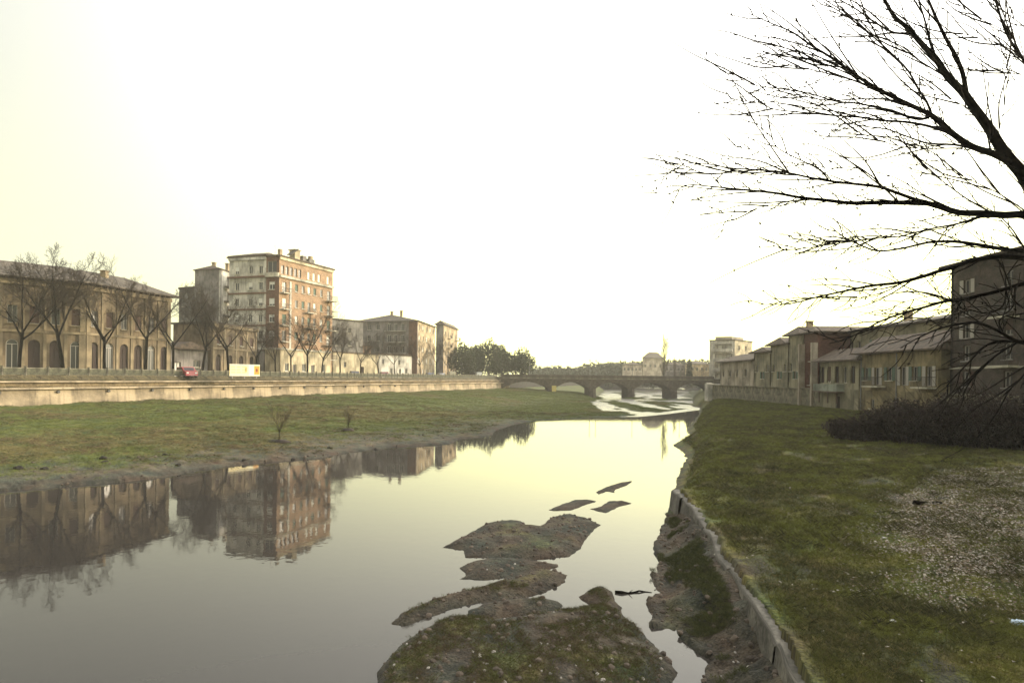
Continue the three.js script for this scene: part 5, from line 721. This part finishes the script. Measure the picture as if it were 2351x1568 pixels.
// ---------------------------------------------------------------- small things
{ // dark lumps standing out on the grass bank
  const rng = rngOf(3); [[40, 1078], [100, 1079], [236, 1055], [240, 1064], [378, 1046], [408, 1069], [757, 1030], [862, 1034], [560, 1058], [672, 1058]].forEach(([px, py]) => { const [x, D, y] = onGround(px, py), g = clod, s = 0.10 + 0.09 * rng(), o = part(scene, numbered('earth_lump'), g, mat(0.045, 0.036, 0.026, { map: T.stone }), [x, y + 0.04, -D], rng() * 6); o.scale.set(s * 1.5, s * 0.8, s); tag(o, 'dark lump of turned earth on the grass bank', 'earth', 'earth lumps on the grass bank'); });
}
{ // fallen branch and litter on the meadow, drifting branch at the mud bar
  const put = (name, label, cat, px, py, dir, len, r, m, lift = 0.03) => { const [x, D, y] = px[2] ?? onGround(px, py), rng = rngOf(px), t = new Tubes(), d = new THREE.Vector3(Math.cos(dir), 0.04, Math.sin(dir)), pts = [], rad = []; for (let i = 0; i <= 6; i++) { pts.push(d.clone().multiplyScalar((i / 6 - 0.5) * len).add(new THREE.Vector3(0, (rng() - 0.5) * r, (rng() - 0.5) * r * 2))); rad.push(r * (1 - 0.6 * i / 6)); } t.add(pts, rad, 7); const o = thing(name, label, cat, [x, y + lift, -D]); part(o, 'stem', t.geometry(), m); for (let k = 0; k < 3; k++) { const q = pts[2 + k], e = q.clone().add(new THREE.Vector3((rng() - 0.3) * len * 0.25, 0.1 * rng() + 0.02, (rng() - 0.5) * len * 0.3)); part(o, 'side_twig', new Tubes().add([q, q.clone().lerp(e, 0.5).add(new THREE.Vector3(0, 0.03, 0)), e], [r * 0.4, r * 0.3, r * 0.12], 5).geometry(), m); } };
  put('fallen_branch', 'short brown fallen branch among the dry leaves', 'branch', 2130, 1158, 0.1, 0.95, 0.10, M.bark);
  const [fx, fd] = G(1455, 1361); { const o = thing('drift_branch', 'thin drift branch lying in the water beside the mud bar', 'branch', [fx, 0, -fd]), rng = rngOf(6); const pts = []; for (let i = 0; i <= 6; i++) pts.push(new THREE.Vector3((i / 6 - 0.5) * 1.05, 0.015 + 0.02 * Math.sin(i * 2), 0.08 * Math.sin(i))); part(o, 'stem', new Tubes().add(pts, [0.05, 0.045, 0.04, 0.03, 0.025, 0.02, 0.012], 6).geometry(), M.barkDark); part(o, 'side_twig', new Tubes().add([pts[2], pts[2].clone().add(new THREE.Vector3(0.12, 0.12, 0.05))], [0.02, 0.006], 5).geometry(), M.barkDark); }
  for (const [px, py, label, c, s] of [[2342, 1438, 'crumpled pale blue plastic bag on the grass', [0.42, 0.52, 0.62], 0.13], [2030, 1238, 'scrap of white paper lying in the open grass', [0.7, 0.68, 0.64], 0.05], [2052, 1430, 'small white paper scrap on the grass near the kerb', [0.7, 0.68, 0.64], 0.05]]) { const [x, D, y] = onGround(px, py), g = new THREE.IcosahedronGeometry(1, 3), p = g.attributes.position; for (let i = 0; i < p.count; i++) { const k = 0.55 + 0.9 * Math.abs(vnoise(p.getX(i) * 2.6 + px, p.getY(i) * 2.6 + p.getZ(i) * 2.1, 3) - 0.5) * 1.6; p.setXYZ(i, p.getX(i) * k * 1.4, Math.max(-0.1, p.getY(i) * k * 0.6), p.getZ(i) * k); } g.computeVertexNormals(); const o = part(scene, numbered('litter'), g, mat(...c, { roughness: 0.6 }), [x, y + s * 0.25 + 0.02, -D]); o.scale.setScalar(s); tag(o, label, 'litter'); }
}
function car(label, paint, px, D, turn, group, van) {
  const [x] = XD(px, D), o = thing(van ? 'parked_van' : 'parked_car', label, van ? 'van' : 'car', [x, ROADY, -D], turn, group), H = van ? 1.95 : 1.42, W = 1.6;
  const s = new THREE.Shape(); const prof = van ? [[-2.1, 0.3], [-2.15, 1.9], [1.1, 1.95], [1.75, 1.15], [2.15, 1.0], [2.2, 0.3]] : [[-1.85, 0.32], [-1.9, 0.85], [-1.65, 0.95], [-1.35, 1.4], [0.35, 1.42], [1.0, 0.95], [1.75, 0.82], [1.85, 0.35]]; prof.forEach((p, i) => i ? s.lineTo(...p) : s.moveTo(...p));
  part(o, 'body', metres(new THREE.ExtrudeGeometry(s, { depth: W - 0.12, bevelEnabled: true, bevelSize: 0.06, bevelThickness: 0.06, bevelSegments: 2 }).translate(0, 0, -(W - 0.12) / 2)), paint);
  const gs = new THREE.Shape(); (van ? [[0.2, 1.2], [0.2, 1.75], [1.05, 1.78], [1.5, 1.2]] : [[-1.5, 0.98], [-1.28, 1.33], [0.3, 1.34], [0.8, 0.98]]).forEach((p, i) => i ? gs.lineTo(...p) : gs.moveTo(...p));
  for (const z of [-1, 1]) part(o, 'side_window', metres(new THREE.ExtrudeGeometry(gs, { depth: 0.02, bevelEnabled: false }).translate(0, 0, z > 0 ? W / 2 + 0.004 : -W / 2 - 0.024)), M.glass);
  part(o, 'windscreen', metres(new THREE.BoxGeometry(0.02, van ? 0.8 : 0.62, W - 0.3).rotateZ(van ? 0.67 : 0.95).translate(van ? 1.5 : 0.76, van ? 1.58 : 1.21, 0)), M.glass);
  for (const z of [-0.55, 0.55]) { part(o, 'headlight', box(0.06, 0.16, 0.28, (van ? 2.26 : 1.88), 0.68, z), M.shutterWhite); part(o, 'tail_light', box(0.05, 0.18, 0.2, (van ? -2.2 : -1.96), 0.75, z), mat(0.4, 0.02, 0.02)); }
  const tyre = new THREE.CylinderGeometry(0.31, 0.31, 0.2, 16).rotateX(Math.PI / 2), rim = new THREE.CylinderGeometry(0.18, 0.18, 0.22, 12).rotateX(Math.PI / 2);
  for (const wx of [-1.2, 1.2]) for (const z of [-0.72, 0.72]) { const w = part(o, 'wheel', tyre, M.iron, [wx, 0.31, z]); part(w, 'rim', rim, M.metal); }
  return o;
}
const paint = (r, g, b) => { const m = new THREE.MeshPhysicalMaterial({ roughness: 0.4, clearcoat: 0.8, clearcoatRoughness: 0.1 }); m.color.setRGB(r, g, b); return m; };
{
  car('red hatchback parked by the grey shed', paint(0.30, 0.014, 0.012), 428, 84, -0.75);
  [['dark car parked before the cream garden building', [0.05, 0.05, 0.06], 812, 126], ['maroon car parked before the whitewashed house', [0.16, 0.03, 0.03], 880, 139], ['dark blue car parked under the hipped roof block', [0.03, 0.05, 0.10], 985, 160], ['grey car parked near the narrow balconied block', [0.25, 0.25, 0.25], 1012, 168]].forEach(([l, c, px, D]) => car(l, paint(...c), px, D, -1.15 + Math.PI, undefined));
  car('pale cream van parked by the trees', paint(0.55, 0.50, 0.38), 1035, 170, 1.9, undefined, true); car('white van at the end of the embankment road', paint(0.75, 0.74, 0.70), 1096, 184, 1.9, undefined, true);
}
{ // advertising hoarding beside the road: three boards, faded print
  const cv = document.createElement('canvas'); cv.width = 512; cv.height = 192; const x = cv.getContext('2d'), r = rngOf(12); x.fillStyle = '#e9d9a8'; x.fillRect(0, 0, 512, 192); x.fillStyle = '#cdb98a'; for (let i = 0; i < 9; i++) x.fillRect(20 + (i % 3) * 92, 30 + Math.floor(i / 3) * 48, 60 + 20 * r(), 22); x.fillStyle = '#b9a86d'; x.fillRect(250, 40, 40, 90); x.fillStyle = '#8d8a5a'; x.fillRect(258, 70, 22, 40); x.fillStyle = '#efe6c4'; x.fillRect(318, 0, 90, 192); x.fillStyle = '#d58f3d'; x.fillRect(414, 18, 90, 156); x.fillStyle = '#7a4a2a'; x.beginPath(); x.ellipse(459, 96, 22, 34, 0, 0, 6.3); x.fill();
  const t = new THREE.CanvasTexture(cv); t.colorSpace = THREE.SRGBColorSpace; const p0 = XD(526, 84.5), p1 = XD(595, 89), turn = Math.atan2(p1[1] - p0[1], p1[0] - p0[0]), len = Math.hypot(p1[0] - p0[0], p1[1] - p0[1]), o = thing('advertising_board', 'long pale yellow advertising hoarding in front of the yellow house', 'billboard', [p0[0], ROADY, -p0[1]], turn);
  part(o, 'panel', new THREE.BoxGeometry(len, 1.5, 0.06).translate(len / 2, 1.15, 0), mat(1, 1, 1, { map: t })); part(o, 'frame', merge([box(len + 0.1, 0.08, 0.12, len / 2, 1.94, 0), box(len + 0.1, 0.08, 0.12, len / 2, 0.36, 0)]), M.shutterWhite); for (const k of [0.1, 0.5, 0.9]) part(o, 'post', box(0.1, 1.95, 0.1, len * k, 0.98, -0.09), M.metal);
}
renderer.render(scene, camera);
